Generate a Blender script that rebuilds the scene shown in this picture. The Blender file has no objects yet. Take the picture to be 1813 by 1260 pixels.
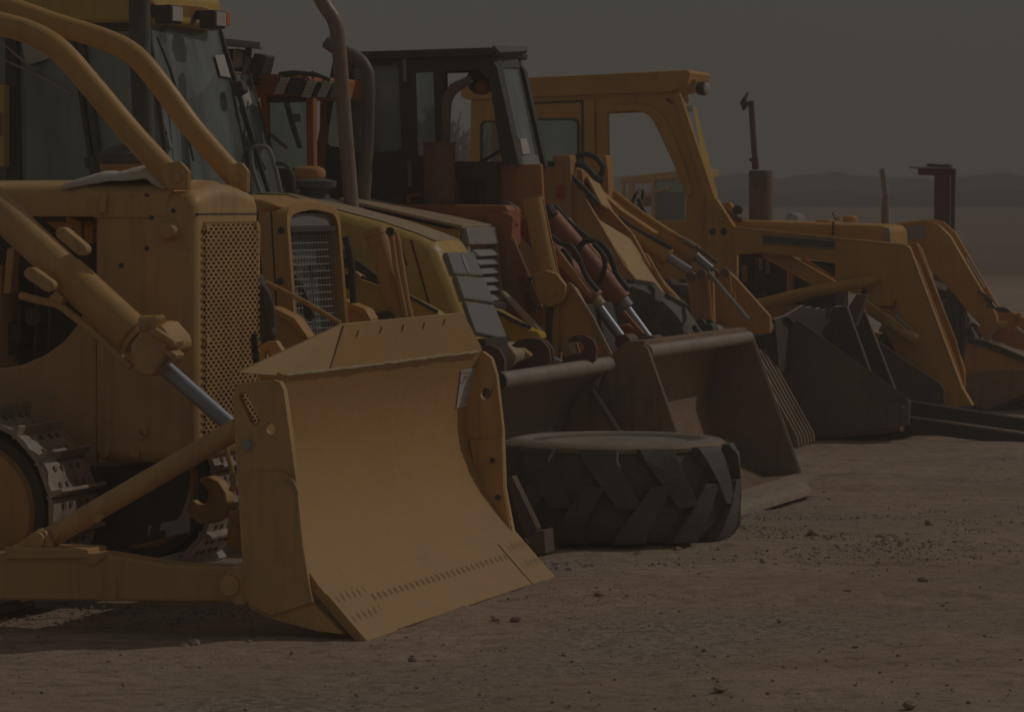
import bpy, bmesh, math, random
from mathutils import Vector, noise as mnoise
from mathutils.geometry import tessellate_polygon
random.seed(7)
D = bpy.data
SC = bpy.context.scene
COL = SC.collection
R = math.radians

# ------------------------------------------------------------------ frame
# Every machine in the row is parked on the same heading.  u = forward along
# the machines, v = across the row (away from the viewer), z = up.
TH = R(17.4)
CT, ST = math.cos(TH), math.sin(TH)
F_PX, CX, HY, CAMH = 6500.0, 906.5, 365.0, 1.70

def W(p):
    u, v, z = p
    return Vector((u*CT + v*ST, -u*ST + v*CT, z))
def P(px, py, v):
    "point on the lengthwise plane v of a machine"
    dx, dz = (px-CX)/F_PX, (HY-py)/F_PX
    t = v/(dx*ST + CT)
    return (t*(dx*CT - ST), v, CAMH + t*dz)
def PU(px, py, u):
    "point on the crosswise plane u"
    dx, dz = (px-CX)/F_PX, (HY-py)/F_PX
    t = u/(dx*CT - ST)
    return (u, t*(dx*ST + CT), CAMH + t*dz)
def UZ(v, pts):
    return [(q[0], q[2]) for q in (P(x, y, v) for x, y in pts)]
def gz(y):
    t = min(1, max(0, (y-18.6)/3.6)); r = min(1, max(0, (y-95)/125))
    return -0.10*t*t*(3-2*t) + 1.80*r**1.25

# ------------------------------------------------------------------ mesh builder
class MB:
    def __init__(self): self.v = []; self.f = []
    def add(self, vs, fs):
        n = len(self.v); self.v += [tuple(p) for p in vs]; self.f += [tuple(i+n for i in f) for f in fs]; return self
    def prism3(self, pts, off, holes=()):
        off = Vector(off); loops = [[Vector(p) for p in pts]] + [[Vector(p) for p in h] for h in holes]
        flat = [p for l in loops for p in l]; n = len(flat)
        vs = flat + [p+off for p in flat]; fs = []
        if holes:
            for t in tessellate_polygon(loops):
                fs.append(tuple(t)); fs.append(tuple(i+n for i in reversed(t)))
        else:
            fs.append(tuple(range(n))); fs.append(tuple(n+i for i in reversed(range(n))))
        k = 0
        for l in loops:
            m = len(l)
            for i in range(m):
                a, b = k+i, k+(i+1) % m
                fs.append((a, b, b+n, a+n))
            k += m
        return self.add(vs, fs)
    def prism(self, uz, v0, v1, holes=()):
        return self.prism3([(u, v0, z) for u, z in uz], (0, v1-v0, 0), [[(u, v0, z) for u, z in h] for h in holes])
    def px(self, pts, v0, v1, holes=()):
        "outline traced on plane v0, carried straight across to v1"
        return self.prism(UZ(v0, pts), v0, v1, [UZ(v0, h) for h in holes])
    def box(self, u0, u1, v0, v1, z0, z1):
        return self.prism([(u0, z0), (u1, z0), (u1, z1), (u0, z1)], v0, v1)
    def strip(self, uz, th, v0, v1):
        "bent sheet of thickness th following the profile uz"
        n = len(uz); out = []
        for i in range(n):
            a = Vector(uz[max(0, i-1)]); b = Vector(uz[min(n-1, i+1)])
            d = (b-a).normalized(); nn = Vector((-d.y, d.x))
            out.append(Vector(uz[i]) + nn*th)
        for i in range(n-1):
            q = [uz[i], uz[i+1], out[i+1], out[i]]
            vs = [(p[0], v0, p[1]) for p in q] + [(p[0], v1, p[1]) for p in q]
            fs = [(0, 4, 5, 1), (2, 6, 7, 3), (0, 1, 2, 3), (7, 6, 5, 4)]
            if i == 0: fs.append((0, 3, 7, 4))
            if i == n-2: fs.append((1, 5, 6, 2))
            self.add(vs, fs)
        return self
    def tube(self, path, r, n=14, smooth=0, cap=True):
        pts = [Vector(p) for p in path]
        rs = list(r) if isinstance(r, (list, tuple)) else [r]*len(pts)
        if smooth and len(pts) > 2:
            op, orr = [], []
            m = len(pts)
            for i in range(m-1):
                p0, p1, p2, p3 = pts[max(0, i-1)], pts[i], pts[i+1], pts[min(m-1, i+2)]
                for k in range(smooth):
                    t = k/smooth
                    op.append(0.5*((2*p1) + (p2-p0)*t + (2*p0-5*p1+4*p2-p3)*t*t + (3*p1-p0-3*p2+p3)*t**3))
                    orr.append(rs[i]*(1-t)+rs[i+1]*t)
            op.append(pts[-1]); orr.append(rs[-1]); pts, rs = op, orr
        vs, fs = [], []
        up = None
        for i, p in enumerate(pts):
            d = (pts[min(i+1, len(pts)-1)] - pts[max(i-1, 0)]).normalized()
            if up is None:
                a = Vector((0, 1, 0)) if abs(d.y) < .9 else Vector((0, 0, 1))
                up = (a - d*a.dot(d)).normalized()
            else:
                up = (up - d*up.dot(d)).normalized()
            s = d.cross(up)
            for k in range(n):
                an = 2*math.pi*k/n
                vs.append(p + (up*math.cos(an) + s*math.sin(an))*rs[i])
        for i in range(len(pts)-1):
            for k in range(n):
                a, b = i*n+k, i*n+(k+1) % n
                fs.append((a, b, b+n, a+n))
        if cap:
            fs.append(tuple(reversed(range(n)))); e = (len(pts)-1)*n; fs.append(tuple(range(e, e+n)))
        return self.add(vs, fs)
    def lathe(self, c, axis, prof, n=28):
        "prof = [(radius, height along axis)]"
        ax = Vector(axis).normalized(); a = Vector((0, 0, 1)) if abs(ax.z) < .9 else Vector((1, 0, 0))
        e1 = (a - ax*a.dot(ax)).normalized(); e2 = ax.cross(e1); c = Vector(c); vs, fs = [], []
        for r, h in prof:
            for k in range(n):
                an = 2*math.pi*k/n
                vs.append(c + ax*h + (e1*math.cos(an)+e2*math.sin(an))*r)
        for i in range(len(prof)-1):
            for k in range(n):
                x, y = i*n+k, i*n+(k+1) % n
                fs.append((x, y, y+n, x+n))
        fs.append(tuple(reversed(range(n)))); e = (len(prof)-1)*n; fs.append(tuple(range(e, e+n)))
        return self.add(vs, fs)
    def cyl(self, c, axis, r, h, n=20):
        return self.lathe(c, axis, [(r, 0), (r, h)], n)
    def build(self, name, mat, parent=None, bevel=0.0, ang=35, seg=2, loc=None):
        if parent is not None:
            base = ROOTLOC[parent.name]
        else:
            base = Vector(loc) if loc is not None else Vector((0, 0, 0))
        me = D.meshes.new(name)
        me.from_pydata([(W(p)-base)[:] for p in self.v], [], self.f)
        bm = bmesh.new(); bm.from_mesh(me)
        bmesh.ops.remove_doubles(bm, verts=bm.verts, dist=1e-5)
        bmesh.ops.recalc_face_normals(bm, faces=bm.faces)
        bm.to_mesh(me); bm.free()
        me.materials.append(mat)
        o = D.objects.new(name, me); COL.objects.link(o)
        for p in me.polygons: p.use_smooth = True
        me.set_sharp_from_angle(angle=R(ang))
        if bevel:
            m = o.modifiers.new('bevel', 'BEVEL'); m.width = bevel; m.segments = seg
            m.limit_method = 'ANGLE'; m.angle_limit = R(40); m.harden_normals = True
        if parent is not None:
            o.parent = parent; ROOTLOC[o.name] = base
        else:
            o.location = base; ROOTLOC[o.name] = base
        return o
ROOTLOC = {}
def tag(o, label, cat, group=None, kind=None):
    if label: o['label'] = label
    if cat: o['category'] = cat
    if group: o['group'] = group
    if kind: o['kind'] = kind
    return o
def thing(name, label, cat, uv, group=None):
    w = W((uv[0], uv[1], 0)); w.z = gz(w.y)
    o = D.objects.new(name, None); COL.objects.link(o); o.location = w; o.empty_display_size = .3
    ROOTLOC[o.name] = w.copy()
    return tag(o, label, cat, group)

# ------------------------------------------------------------------ materials
def nodes(name):
    m = D.materials.new(name); m.use_nodes = True; nt = m.node_tree
    b = nt.nodes['Principled BSDF']; return m, nt, b
def N(nt, t, **kw):
    n = nt.nodes.new(t)
    for k, v in kw.items():
        if k in n.inputs: n.inputs[k].default_value = v
        else: setattr(n, k, v)
    return n
def c4(c): return (c[0], c[1], c[2], 1)
def ramp(nt, fac, stops):
    r = N(nt, 'ShaderNodeValToRGB'); e = r.color_ramp.elements
    while len(e) < len(stops): e.new(.5)
    for i, (p, c) in enumerate(stops): e[i].position = p; e[i].color = c4(c) if len(c) == 3 else c
    nt.links.new(fac, r.inputs[0]); return r.outputs[0]
def paint(name, col, worn=None, dust=(.42, .33, .24), amt=.45, rough=.5, scale=3.0, metal=0.0, spec=.4, bump=.12, streak=True, chips=.55, scratch=0):
    "weathered sheet-metal paint: faded patches, dust film, scuffs and fine drips"
    m, nt, b = nodes(name); L = nt.links.new
    tc = N(nt, 'ShaderNodeTexCoord'); co = tc.outputs['Object']
    n1 = N(nt, 'ShaderNodeTexNoise', Scale=scale, Detail=8.0, Roughness=.62); L(co, n1.inputs['Vector'])
    n2 = N(nt, 'ShaderNodeTexNoise', Scale=scale*9, Detail=6.0, Roughness=.7); L(co, n2.inputs['Vector'])
    mp = N(nt, 'ShaderNodeMapping'); mp.inputs['Scale'].default_value = (22, 22, 1.4); L(co, mp.inputs['Vector'])
    n3 = N(nt, 'ShaderNodeTexNoise', Scale=1.0, Detail=5.0, Roughness=.6); L(mp.outputs[0], n3.inputs['Vector'])
    worn = worn or tuple(x*.62 for x in col)
    a = ramp(nt, n1.outputs[0], [(.34, worn), (.56, col)])
    mx = N(nt, 'ShaderNodeMix', data_type='RGBA')
    f2 = ramp(nt, n2.outputs[0], [(.42, (0, 0, 0)), (.72, (amt,)*3)])
    L(f2, mx.inputs[0]); L(a, mx.inputs[6]); mx.inputs[7].default_value = c4(dust)
    out = mx.outputs[2]
    if streak:
        my = N(nt, 'ShaderNodeMix', data_type='RGBA')
        f3 = ramp(nt, n3.outputs[0], [(.5, (0, 0, 0)), (.75, (.55*amt+.1,)*3)])
        L(f3, my.inputs[0]); L(out, my.inputs[6]); my.inputs[7].default_value = c4(tuple(x*.45 for x in worn)); out = my.outputs[2]
    n5 = N(nt, 'ShaderNodeTexNoise', Scale=scale*5, Detail=9.0, Roughness=.75); n5.inputs['Distortion'].default_value = .4; L(co, n5.inputs['Vector'])
    mc_ = N(nt, 'ShaderNodeMix', data_type='RGBA'); f5 = ramp(nt, n5.outputs[0], [(.675, (0, 0, 0)), (.70, (chips,)*3)]); L(f5, mc_.inputs[0]); L(out, mc_.inputs[6]); mc_.inputs[7].default_value = (.16, .095, .06, 1); out = mc_.outputs[2]
    if scratch:
        ms_ = N(nt, 'ShaderNodeMapping'); ms_.inputs['Scale'].default_value = (55, 2.2, 70); ms_.inputs['Rotation'].default_value = (R(4), 0, 0); L(co, ms_.inputs[0])
        n7 = N(nt, 'ShaderNodeTexNoise', Scale=1.0, Detail=4.0, Roughness=.6); L(ms_.outputs[0], n7.inputs['Vector'])
        n8 = N(nt, 'ShaderNodeTexNoise', Scale=2.1, Detail=3.0); L(co, n8.inputs['Vector'])
        f7 = ramp(nt, n7.outputs[0], [(.66, (0, 0, 0)), (.72, (1, 1, 1))]); f8 = ramp(nt, n8.outputs[0], [(.50, (0, 0, 0)), (.66, (scratch,)*3)])
        mm = N(nt, 'ShaderNodeMath', operation='MULTIPLY'); L(f7, mm.inputs[0]); L(f8, mm.inputs[1])
        m7_ = N(nt, 'ShaderNodeMix', data_type='RGBA'); L(mm.outputs[0], m7_.inputs[0]); L(out, m7_.inputs[6]); m7_.inputs[7].default_value = (.50, .42, .33, 1); out = m7_.outputs[2]
    L(out, b.inputs['Base Color'])
    L(ramp(nt, n2.outputs[0], [(.3, (rough-.12,)*3), (.7, (rough+.2,)*3)]), b.inputs['Roughness'])
    b.inputs['Metallic'].default_value = metal; b.inputs['Specular IOR Level'].default_value = spec
    if bump:
        bp = N(nt, 'ShaderNodeBump', Strength=bump, Distance=.01); L(n1.outputs[0], bp.inputs['Height']); L(bp.outputs[0], b.inputs['Normal'])
    return m
def flat(name, col, rough=.5, metal=0., spec=.5, emit=None):
    m, nt, b = nodes(name); b.inputs['Base Color'].default_value = c4(col); b.inputs['Roughness'].default_value = rough
    b.inputs['Metallic'].default_value = metal; b.inputs['Specular IOR Level'].default_value = spec; return m
def glass(name, tint=(.42, .5, .46), film=(.30, .34, .33), filmamt=.3, refl=.6):
    m = D.materials.new(name); m.use_nodes = True; nt = m.node_tree; nt.nodes.clear(); L = nt.links.new
    o = N(nt, 'ShaderNodeOutputMaterial'); tr = N(nt, 'ShaderNodeBsdfTransparent'); tr.inputs[0].default_value = c4(tint)
    di = N(nt, 'ShaderNodeBsdfDiffuse'); di.inputs[0].default_value = c4(film)
    gl = N(nt, 'ShaderNodeBsdfGlossy'); gl.inputs['Roughness'].default_value = .04
    tc = N(nt, 'ShaderNodeTexCoord'); mp = N(nt, 'ShaderNodeMapping'); mp.inputs['Scale'].default_value = (3, 3, .7); L(tc.outputs['Object'], mp.inputs[0])
    ns = N(nt, 'ShaderNodeTexNoise', Scale=1.6, Detail=6.0); L(mp.outputs[0], ns.inputs['Vector'])
    fa = ramp(nt, ns.outputs[0], [(.3, (filmamt*.55,)*3), (.7, (min(1, filmamt*1.35),)*3)])
    m1 = N(nt, 'ShaderNodeMixShader'); L(fa, m1.inputs[0]); L(tr.outputs[0], m1.inputs[1]); L(di.outputs[0], m1.inputs[2])
    fr = N(nt, 'ShaderNodeFresnel', IOR=1.5); mu = N(nt, 'ShaderNodeMath', operation='MULTIPLY'); L(fr.outputs[0], mu.inputs[0]); mu.inputs[1].default_value = refl*1.6
    m2 = N(nt, 'ShaderNodeMixShader'); L(mu.outputs[0], m2.inputs[0]); L(m1.outputs[0], m2.inputs[1]); L(gl.outputs[0], m2.inputs[2])
    L(m2.outputs[0], o.inputs[0]); return m

TAN = paint('tan_yellow_paint', (.74, .445, .165), worn=(.60, .365, .16), dust=(.60, .46, .33), amt=.45, rough=.5)
DTAN = paint('sweep_tube_paint', (.70, .395, .125), worn=(.60, .35, .135), dust=(.5, .38, .25), amt=.3, rough=.38, scale=1.5)
BLADE = paint('blade_paint', (.56, .325, .115), worn=(.50, .305, .13), dust=(.50, .385, .28), scratch=.5, amt=.22, rough=.5, scale=1.1, streak=False, bump=.05)
OCHRE = paint('ochre_paint', (.68, .365, .115), worn=(.56, .31, .11), dust=(.48, .36, .24), amt=.4, rough=.52)
YEL = paint('yellow_paint', (.72, .46, .08), worn=(.62, .42, .12), dust=(.6, .5, .35), amt=.35, rough=.42)
BYEL = paint('bright_yellow_paint', (.78, .48, .03), worn=(.68, .42, .05), dust=(.55, .42, .25), amt=.3, rough=.4)
DYEL = paint('deep_yellow_paint', (.74, .38, .075), worn=(.64, .32, .075), dust=(.5, .38, .25), amt=.32, rough=.45)
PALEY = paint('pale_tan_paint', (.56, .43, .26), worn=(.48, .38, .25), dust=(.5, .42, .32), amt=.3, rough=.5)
ORG = paint('orange_paint', (.60, .19, .045), worn=(.46, .16, .055), dust=(.45, .3, .2), amt=.3, rough=.5)
OBR = paint('orange_brown_paint', (.66, .31, .085), worn=(.54, .255, .085), dust=(.45, .33, .22), amt=.4, rough=.52)
RED = paint('faded_red_paint', (.52, .175, .082), worn=(.43, .15, .08), dust=(.42, .27, .19), amt=.4, rough=.55)
MAROON = paint('maroon_primer', (.19, .085, .075), worn=(.15, .07, .065), dust=(.3, .2, .17), amt=.2, rough=.6)
BLK = paint('black_paint', (.07, .065, .06), worn=(.09, .084, .077), dust=(.2, .17, .14), amt=.25, rough=.5, streak=False)
GREYB = paint('dusty_black_plastic', (.13, .125, .115), worn=(.10, .095, .09), dust=(.26, .22, .19), amt=.3, rough=.55, streak=False)
DARK = paint('oily_dark_iron', (.10, .085, .07), worn=(.07, .06, .052), dust=(.2, .15, .1), amt=.35, rough=.6)
RUST = paint('rusty_steel', (.23, .125, .085), worn=(.15, .10, .08), dust=(.36, .24, .17), amt=.45, rough=.62, scale=4)
RUSTD = paint('dark_rusty_steel', (.23, .165, .128), worn=(.165, .13, .108), dust=(.25, .17, .12), amt=.4, rough=.55, scale=3)
STEEL = paint('worn_bucket_steel', (.38, .25, .16), worn=(.22, .175, .145), dust=(.36, .19, .10), amt=.75, rough=.5, scale=2.2)
PIPE = paint('exhaust_pipe_steel', (.36, .26, .20), worn=(.26, .19, .155), dust=(.4, .32, .26), amt=.35, rough=.5, metal=.15)
BARE = paint('bare_dusty_steel', (.48, .405, .34), worn=(.32, .26, .215), dust=(.52, .43, .35), amt=.5, rough=.5, scale=6, metal=.1)
LIP = paint('worn_and_lit_edge_steel', (.40, .325, .275), worn=(.30, .25, .215), dust=(.45, .38, .32), amt=.45, rough=.5, scale=5, metal=.1)  # worn steel edges, also strips painted as sunlit edges
CHROME = flat('chrome_rod', (.40, .42, .49), .48, .65)
GREYG = paint('grey_grille_plastic', (.28, .272, .258), worn=(.28, .27, .255), dust=(.42, .38, .33), amt=.3, rough=.5, streak=False)
LGREY = paint('pale_grey_paint', (.42, .40, .37), worn=(.34, .32, .30), dust=(.45, .4, .35), amt=.3, rough=.5, streak=False)
HOSE = flat('rubber_hose', (.06, .062, .066), .42)
PAPER = paint('paper', chips=0, col=(.62, .58, .54), worn=(.55, .51, .47), dust=(.5, .46, .42), amt=.3, rough=.8, streak=False, bump=0)
INK = flat('ink', (.06, .045, .04), .7)
WHITE = paint('white_cloth', chips=0, col=(.82, .78, .74), worn=(.72, .67, .62), dust=(.5, .44, .38), amt=.35, rough=.9, scale=9, bump=.6)
LAMP = paint('lamp_lens', chips=0, col=(.66, .63, .58), worn=(.5, .47, .43), dust=(.5, .45, .4), amt=.3, rough=.25, streak=False, bump=0)
AMBER = flat('amber_lens', (.75, .2, .03), .3)
REDL = flat('red_lens', (.6, .06, .03), .3)
GLASS = glass('cab_glass', (.40, .47, .44), (.52, .58, .55), .62, .8)
WIND = glass('windshield_glass', (.34, .42, .41), (.37, .42, .42), .66, .6)
CLEAR = glass('clear_glass', (.80, .87, .82), (.36, .41, .385), .26, .7)
CORE = paint('radiator_core', (.36, .20, .09), worn=(.30, .165, .075), dust=(.3, .2, .1), amt=.3, rough=.7)
SANDY = paint('sandy_plank', (.46, .36, .265), worn=(.39, .30, .22), dust=(.5, .38, .29), amt=.5, rough=.95, scale=5)
WOOD = paint('old_timber', (.19, .135, .095), worn=(.13, .095, .07), dust=(.26, .19, .14), amt=.4, rough=.85, scale=6)
PIPED = paint('dull_stack_steel', (.22, .19, .165), worn=(.16, .14, .125), dust=(.3, .25, .2), amt=.3, rough=.5)
DUSTR = paint('dusty_sidewall', chips=0, col=(.36, .30, .24), worn=(.27, .225, .185), dust=(.45, .36, .28), amt=.4, rough=.85, streak=False)
RUBBER = paint('tyre_rubber', chips=0, col=(.135, .13, .118), worn=(.10, .097, .09), dust=(.28, .24, .19), amt=.35, rough=.65, scale=5, streak=False)
RUBD = paint('dusty_tyre_rubber', chips=0, col=(.17, .145, .12), worn=(.1, .09, .08), dust=(.34, .27, .21), amt=.6, rough=.75, scale=6, streak=False)

def ground_mat():
    m, nt, b = nodes('dirt'); L = nt.links.new
    tc = N(nt, 'ShaderNodeTexCoord'); co = tc.outputs['Object']
    n1 = N(nt, 'ShaderNodeTexNoise', Scale=.45, Detail=9.0, Roughness=.62); L(co, n1.inputs['Vector'])
    n2 = N(nt, 'ShaderNodeTexNoise', Scale=9.0, Detail=9.0, Roughness=.72); L(co, n2.inputs['Vector'])
    n3 = N(nt, 'ShaderNodeTexNoise', Scale=70.0, Detail=4.0, Roughness=.7); L(co, n3.inputs['Vector'])
    vo = N(nt, 'ShaderNodeTexVoronoi', Scale=38.0); L(co, vo.inputs['Vector'])
    a = ramp(nt, n1.outputs[0], [(.3, (.47, .345, .258)), (.5, (.535, .402, .308)), (.7, (.60, .46, .36))])
    bb = ramp(nt, n2.outputs[0], [(.32, (.62, .58, .55)), (.5, (1, 1, 1)), (.72, (1.16, 1.14, 1.12))])
    mx = N(nt, 'ShaderNodeMix', data_type='RGBA', blend_type='MULTIPLY'); mx.inputs[0].default_value = 1; L(a, mx.inputs[6]); L(bb, mx.inputs[7])
    mq = N(nt, 'ShaderNodeMapping'); mq.inputs['Scale'].default_value = (.22, 2.6, 1); mq.inputs['Rotation'].default_value = (0, 0, R(-14)); L(co, mq.inputs[0])
    n6 = N(nt, 'ShaderNodeTexNoise', Scale=1.0, Detail=7.0, Roughness=.6); L(mq.outputs[0], n6.inputs['Vector'])
    rt_ = ramp(nt, n6.outputs[0], [(.36, (.91, .895, .885)), (.5, (1, 1, 1)), (.66, (1.06, 1.055, 1.05))])
    mw = N(nt, 'ShaderNodeMix', data_type='RGBA', blend_type='MULTIPLY'); mw.inputs[0].default_value = 1; L(mx.outputs[2], mw.inputs[6]); L(rt_, mw.inputs[7]); mx = mw
    # gravelly greyer drift with small dark and pale chips
    n4 = N(nt, 'ShaderNodeTexNoise', Scale=.55, Detail=5.0); n4.inputs['Distortion'].default_value = .6; L(co, n4.inputs['Vector'])
    gr = ramp(nt, vo.outputs['Color'], [(.2, (.26, .225, .195)), (.5, (.42, .35, .29)), (.85, (.56, .49, .43))])
    fm = ramp(nt, n4.outputs[0], [(.5, (0, 0, 0)), (.64, (.7, .7, .7))])
    my = N(nt, 'ShaderNodeMix', data_type='RGBA'); L(fm, my.inputs[0]); L(mx.outputs[2], my.inputs[6]); L(gr, my.inputs[7])
    # far field greyer than the yard
    sp = N(nt, 'ShaderNodeSeparateXYZ'); L(co, sp.inputs[0])
    mr = N(nt, 'ShaderNodeMapRange'); mr.inputs[1].default_value = 82; mr.inputs[2].default_value = 92; L(sp.outputs[1], mr.inputs[0])
    mp = N(nt, 'ShaderNodeMapping'); mp.inputs['Scale'].default_value = (.05, .03, 1); L(co, mp.inputs[0])
    n5 = N(nt, 'ShaderNodeTexNoise', Scale=1.0, Detail=6.0); L(mp.outputs[0], n5.inputs['Vector'])
    fl = ramp(nt, n5.outputs[0], [(.35, (.24, .15, .11)), (.65, (.35, .23, .17))])
    mz = N(nt, 'ShaderNodeMix', data_type='RGBA'); L(mr.outputs[0], mz.inputs[0]); L(my.outputs[2], mz.inputs[6]); L(fl, mz.inputs[7])
    L(mz.outputs[2], b.inputs['Base Color']); b.inputs['Roughness'].default_value = .95; b.inputs['Specular IOR Level'].default_value = .15
    ad = N(nt, 'ShaderNodeMath', operation='ADD'); L(n2.outputs[0], ad.inputs[0])
    ms = N(nt, 'ShaderNodeMath', operation='MULTIPLY'); L(n3.outputs[0], ms.inputs[0]); ms.inputs[1].default_value = .35; L(ms.outputs[0], ad.inputs[1])
    bp = N(nt, 'ShaderNodeBump', Strength=.9, Distance=.035); L(ad.outputs[0], bp.inputs['Height']); L(bp.outputs[0], b.inputs['Normal'])
    return m
DIRT = ground_mat()

# ------------------------------------------------------------------ setting
def axis(a, b, step, lo, hi, g=1.25):
    out = []; x = a
    while x <= b: out.append(x); x += step
    s = step; x = out[0]; left = []
    while x > lo: s *= g; x -= s; left.append(x)
    s = step; x = out[-1]; right = []
    while x < hi: s *= g; x += s; right.append(x)
    return list(reversed(left)) + out + right
def build_ground():
    xs = axis(-3.2, 5.2, .05, -230, 230); ys = axis(12.6, 31, .055, -40, 290, 1.06)
    nx, ny = len(xs), len(ys); vs = []
    for y in ys:
        g0 = gz(y)
        for x in xs:
            h = 0.0
            if 11 < y < 110 and -12 < x < 22:
                q = Vector((x, y, 0))
                h = .022*mnoise.fractal(q*.7, 1.0, 2.1, 3) + .011*mnoise.fractal(q*3.1+Vector((5, 1, 0)), .9, 2.1, 4)
                h += .020*max(0, mnoise.noise(q*Vector((.5, 1.6, 1))+Vector((9, 2, 3)))-.15) if y > 17 else 0
                w = (x-5.9)**2 + (y-26)**2
                h += .012*math.sin((x*.45+y)*5.2)*max(0, 1-w/60) * (.5+.5*mnoise.noise(q*.8))
                for c0 in (15.6, 17.3, 23.6, 25.4, 33, 35):       # wheel ruts running along the yard
                    e = (y - c0 - .16*x - .25*mnoise.noise(Vector((x*.25, c0, 0))))/.22
                    if abs(e) < 3 and (x > -.2 or y < 15): h += (-.022*math.exp(-e*e) + .012*math.exp(-(abs(e)-1.5)**2*4)) * (.6+.8*mnoise.noise(Vector((x*.6, c0, 3))))
            if y > 84: h += .22*math.exp(-((y-88)/1.6)**2)*(.6+.5*mnoise.noise(Vector((x*.3, 0, 0))))
            vs.append((x, y, g0 + h - .004))
    fs = [(j*nx+i, j*nx+i+1, (j+1)*nx+i+1, (j+1)*nx+i) for j in range(ny-1) for i in range(nx-1)]
    me = D.meshes.new('ground'); me.from_pydata(vs, [], fs); me.materials.append(DIRT)
    for p in me.polygons: p.use_smooth = True
    o = D.objects.new('ground', me); COL.objects.link(o); tag(o, 'bare brown dirt yard running out to a flat field', 'ground', kind='structure')
build_ground()

def rock_mesh(bm, x, y, z, r):
    rot = random.random()*6.28; c, s = math.cos(rot), math.sin(rot)
    sx, sy, sz = random.uniform(.8, 1.5), random.uniform(.7, 1.2), random.uniform(.5, .85)
    vs = []
    t = (1+5**.5)/2
    for p in ((-1, t, 0), (1, t, 0), (-1, -t, 0), (1, -t, 0), (0, -1, t), (0, 1, t), (0, -1, -t), (0, 1, -t), (t, 0, -1), (t, 0, 1), (-t, 0, -1), (-t, 0, 1)):
        k = r/1.9*random.uniform(.75, 1.2); a, b, d = p[0]*sx*k, p[1]*sy*k, p[2]*sz*k
        vs.append((x+a*c-b*s, y+a*s+b*c, z+d))
    fs = [(0, 11, 5), (0, 5, 1), (0, 1, 7), (0, 7, 10), (0, 10, 11), (1, 5, 9), (5, 11, 4), (11, 10, 2), (10, 7, 6), (7, 1, 8), (3, 9, 4), (3, 4, 2), (3, 2, 6), (3, 6, 8), (3, 8, 9), (4, 9, 5), (2, 4, 11), (6, 2, 10), (8, 6, 7), (9, 8, 1)]
    n = len(bm[0]); bm[0].extend(vs); bm[1].extend([tuple(i+n for i in f) for f in fs])
STONE = paint('stone', chips=0, col=(.38, .30, .24), worn=(.28, .225, .185), dust=(.4, .31, .24), amt=.5, rough=.9, scale=7, streak=False)
STONEP = paint('pale_stone', chips=0, col=(.40, .34, .30), worn=(.30, .25, .22), dust=(.5, .42, .36), amt=.5, rough=.9, scale=7, streak=False)
def gpt(px, py):
    y = CAMH*F_PX/(py-HY); 
    for _ in range(4): y = (CAMH-gz(y))*F_PX/(py-HY)
    return (px-CX)/F_PX*y, y
for nm, mat, cnt, rr in (('gravel', STONE, 3000, (.0035, .010)), ('pale_gravel', STONEP, 1800, (.003, .008))):
    bm = ([], [])
    for i in range(cnt):
        q = random.random()
        if q < .62: px, py = random.gauss(1480, 200), random.gauss(945, 26)      # gravel drift beyond the tyre
        elif q < .76: px, py = random.gauss(1060, 120), random.gauss(1010, 22)
        elif q < .83: px, py = random.uniform(-20, 450), random.uniform(1072, 1110)
        elif q < .87: px, py = random.uniform(600, 1300), random.uniform(1000, 1270)
        else: px, py = random.uniform(-40, 1850), 800+460*random.random()**.7
        if py < 770: continue
        x, y = gpt(px, py)
        r = rr[0] + (rr[1]-rr[0])*random.random()**3
        rock_mesh(bm, x, y, gz(y)+r*.2, r)
    me = D.meshes.new(nm); me.from_pydata(bm[0], [], bm[1]); me.materials.append(mat)
    o = D.objects.new(nm, me); COL.objects.link(o)
    tag(o, 'loose dark gravel scattered over the dirt yard' if nm == 'gravel' else 'loose pale pebbles scattered over the dirt yard', 'gravel', kind='stuff')
for (px, py, r) in ((1440, 947, .042), (1645, 930, .035), (1560, 951, .028), (1634, 1028, .024), (912, 1100, .032), (880, 1098, .022), (1010, 1013, .03), (1130, 985, .028), (1200, 975, .03),
                    (1275, 1222, .024), (1290, 962, .026), (345, 1034+108, .03), (325, 1148, .024), (440, 1140, .02), (1350, 995, .026), (1060, 1053, .02), (1000, 1160, .016), (1610, 1252, .03), (1380, 1100, .016), (1500, 1047, .016), (730, 1170, .016)):
    x, y = gpt(px, py); bm = ([], []); rock_mesh(bm, 0, 0, r*.3, r)
    me = D.meshes.new('stone'); me.from_pydata(bm[0], [], bm[1]); me.materials.append(random.choice((STONE, STONEP)))
    o = D.objects.new('stone', me); o.location = (x, y, gz(y)); COL.objects.link(o)
    tag(o, 'small brown stone lying loose on the dirt', 'stone', 'loose stones on the dirt')

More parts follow.
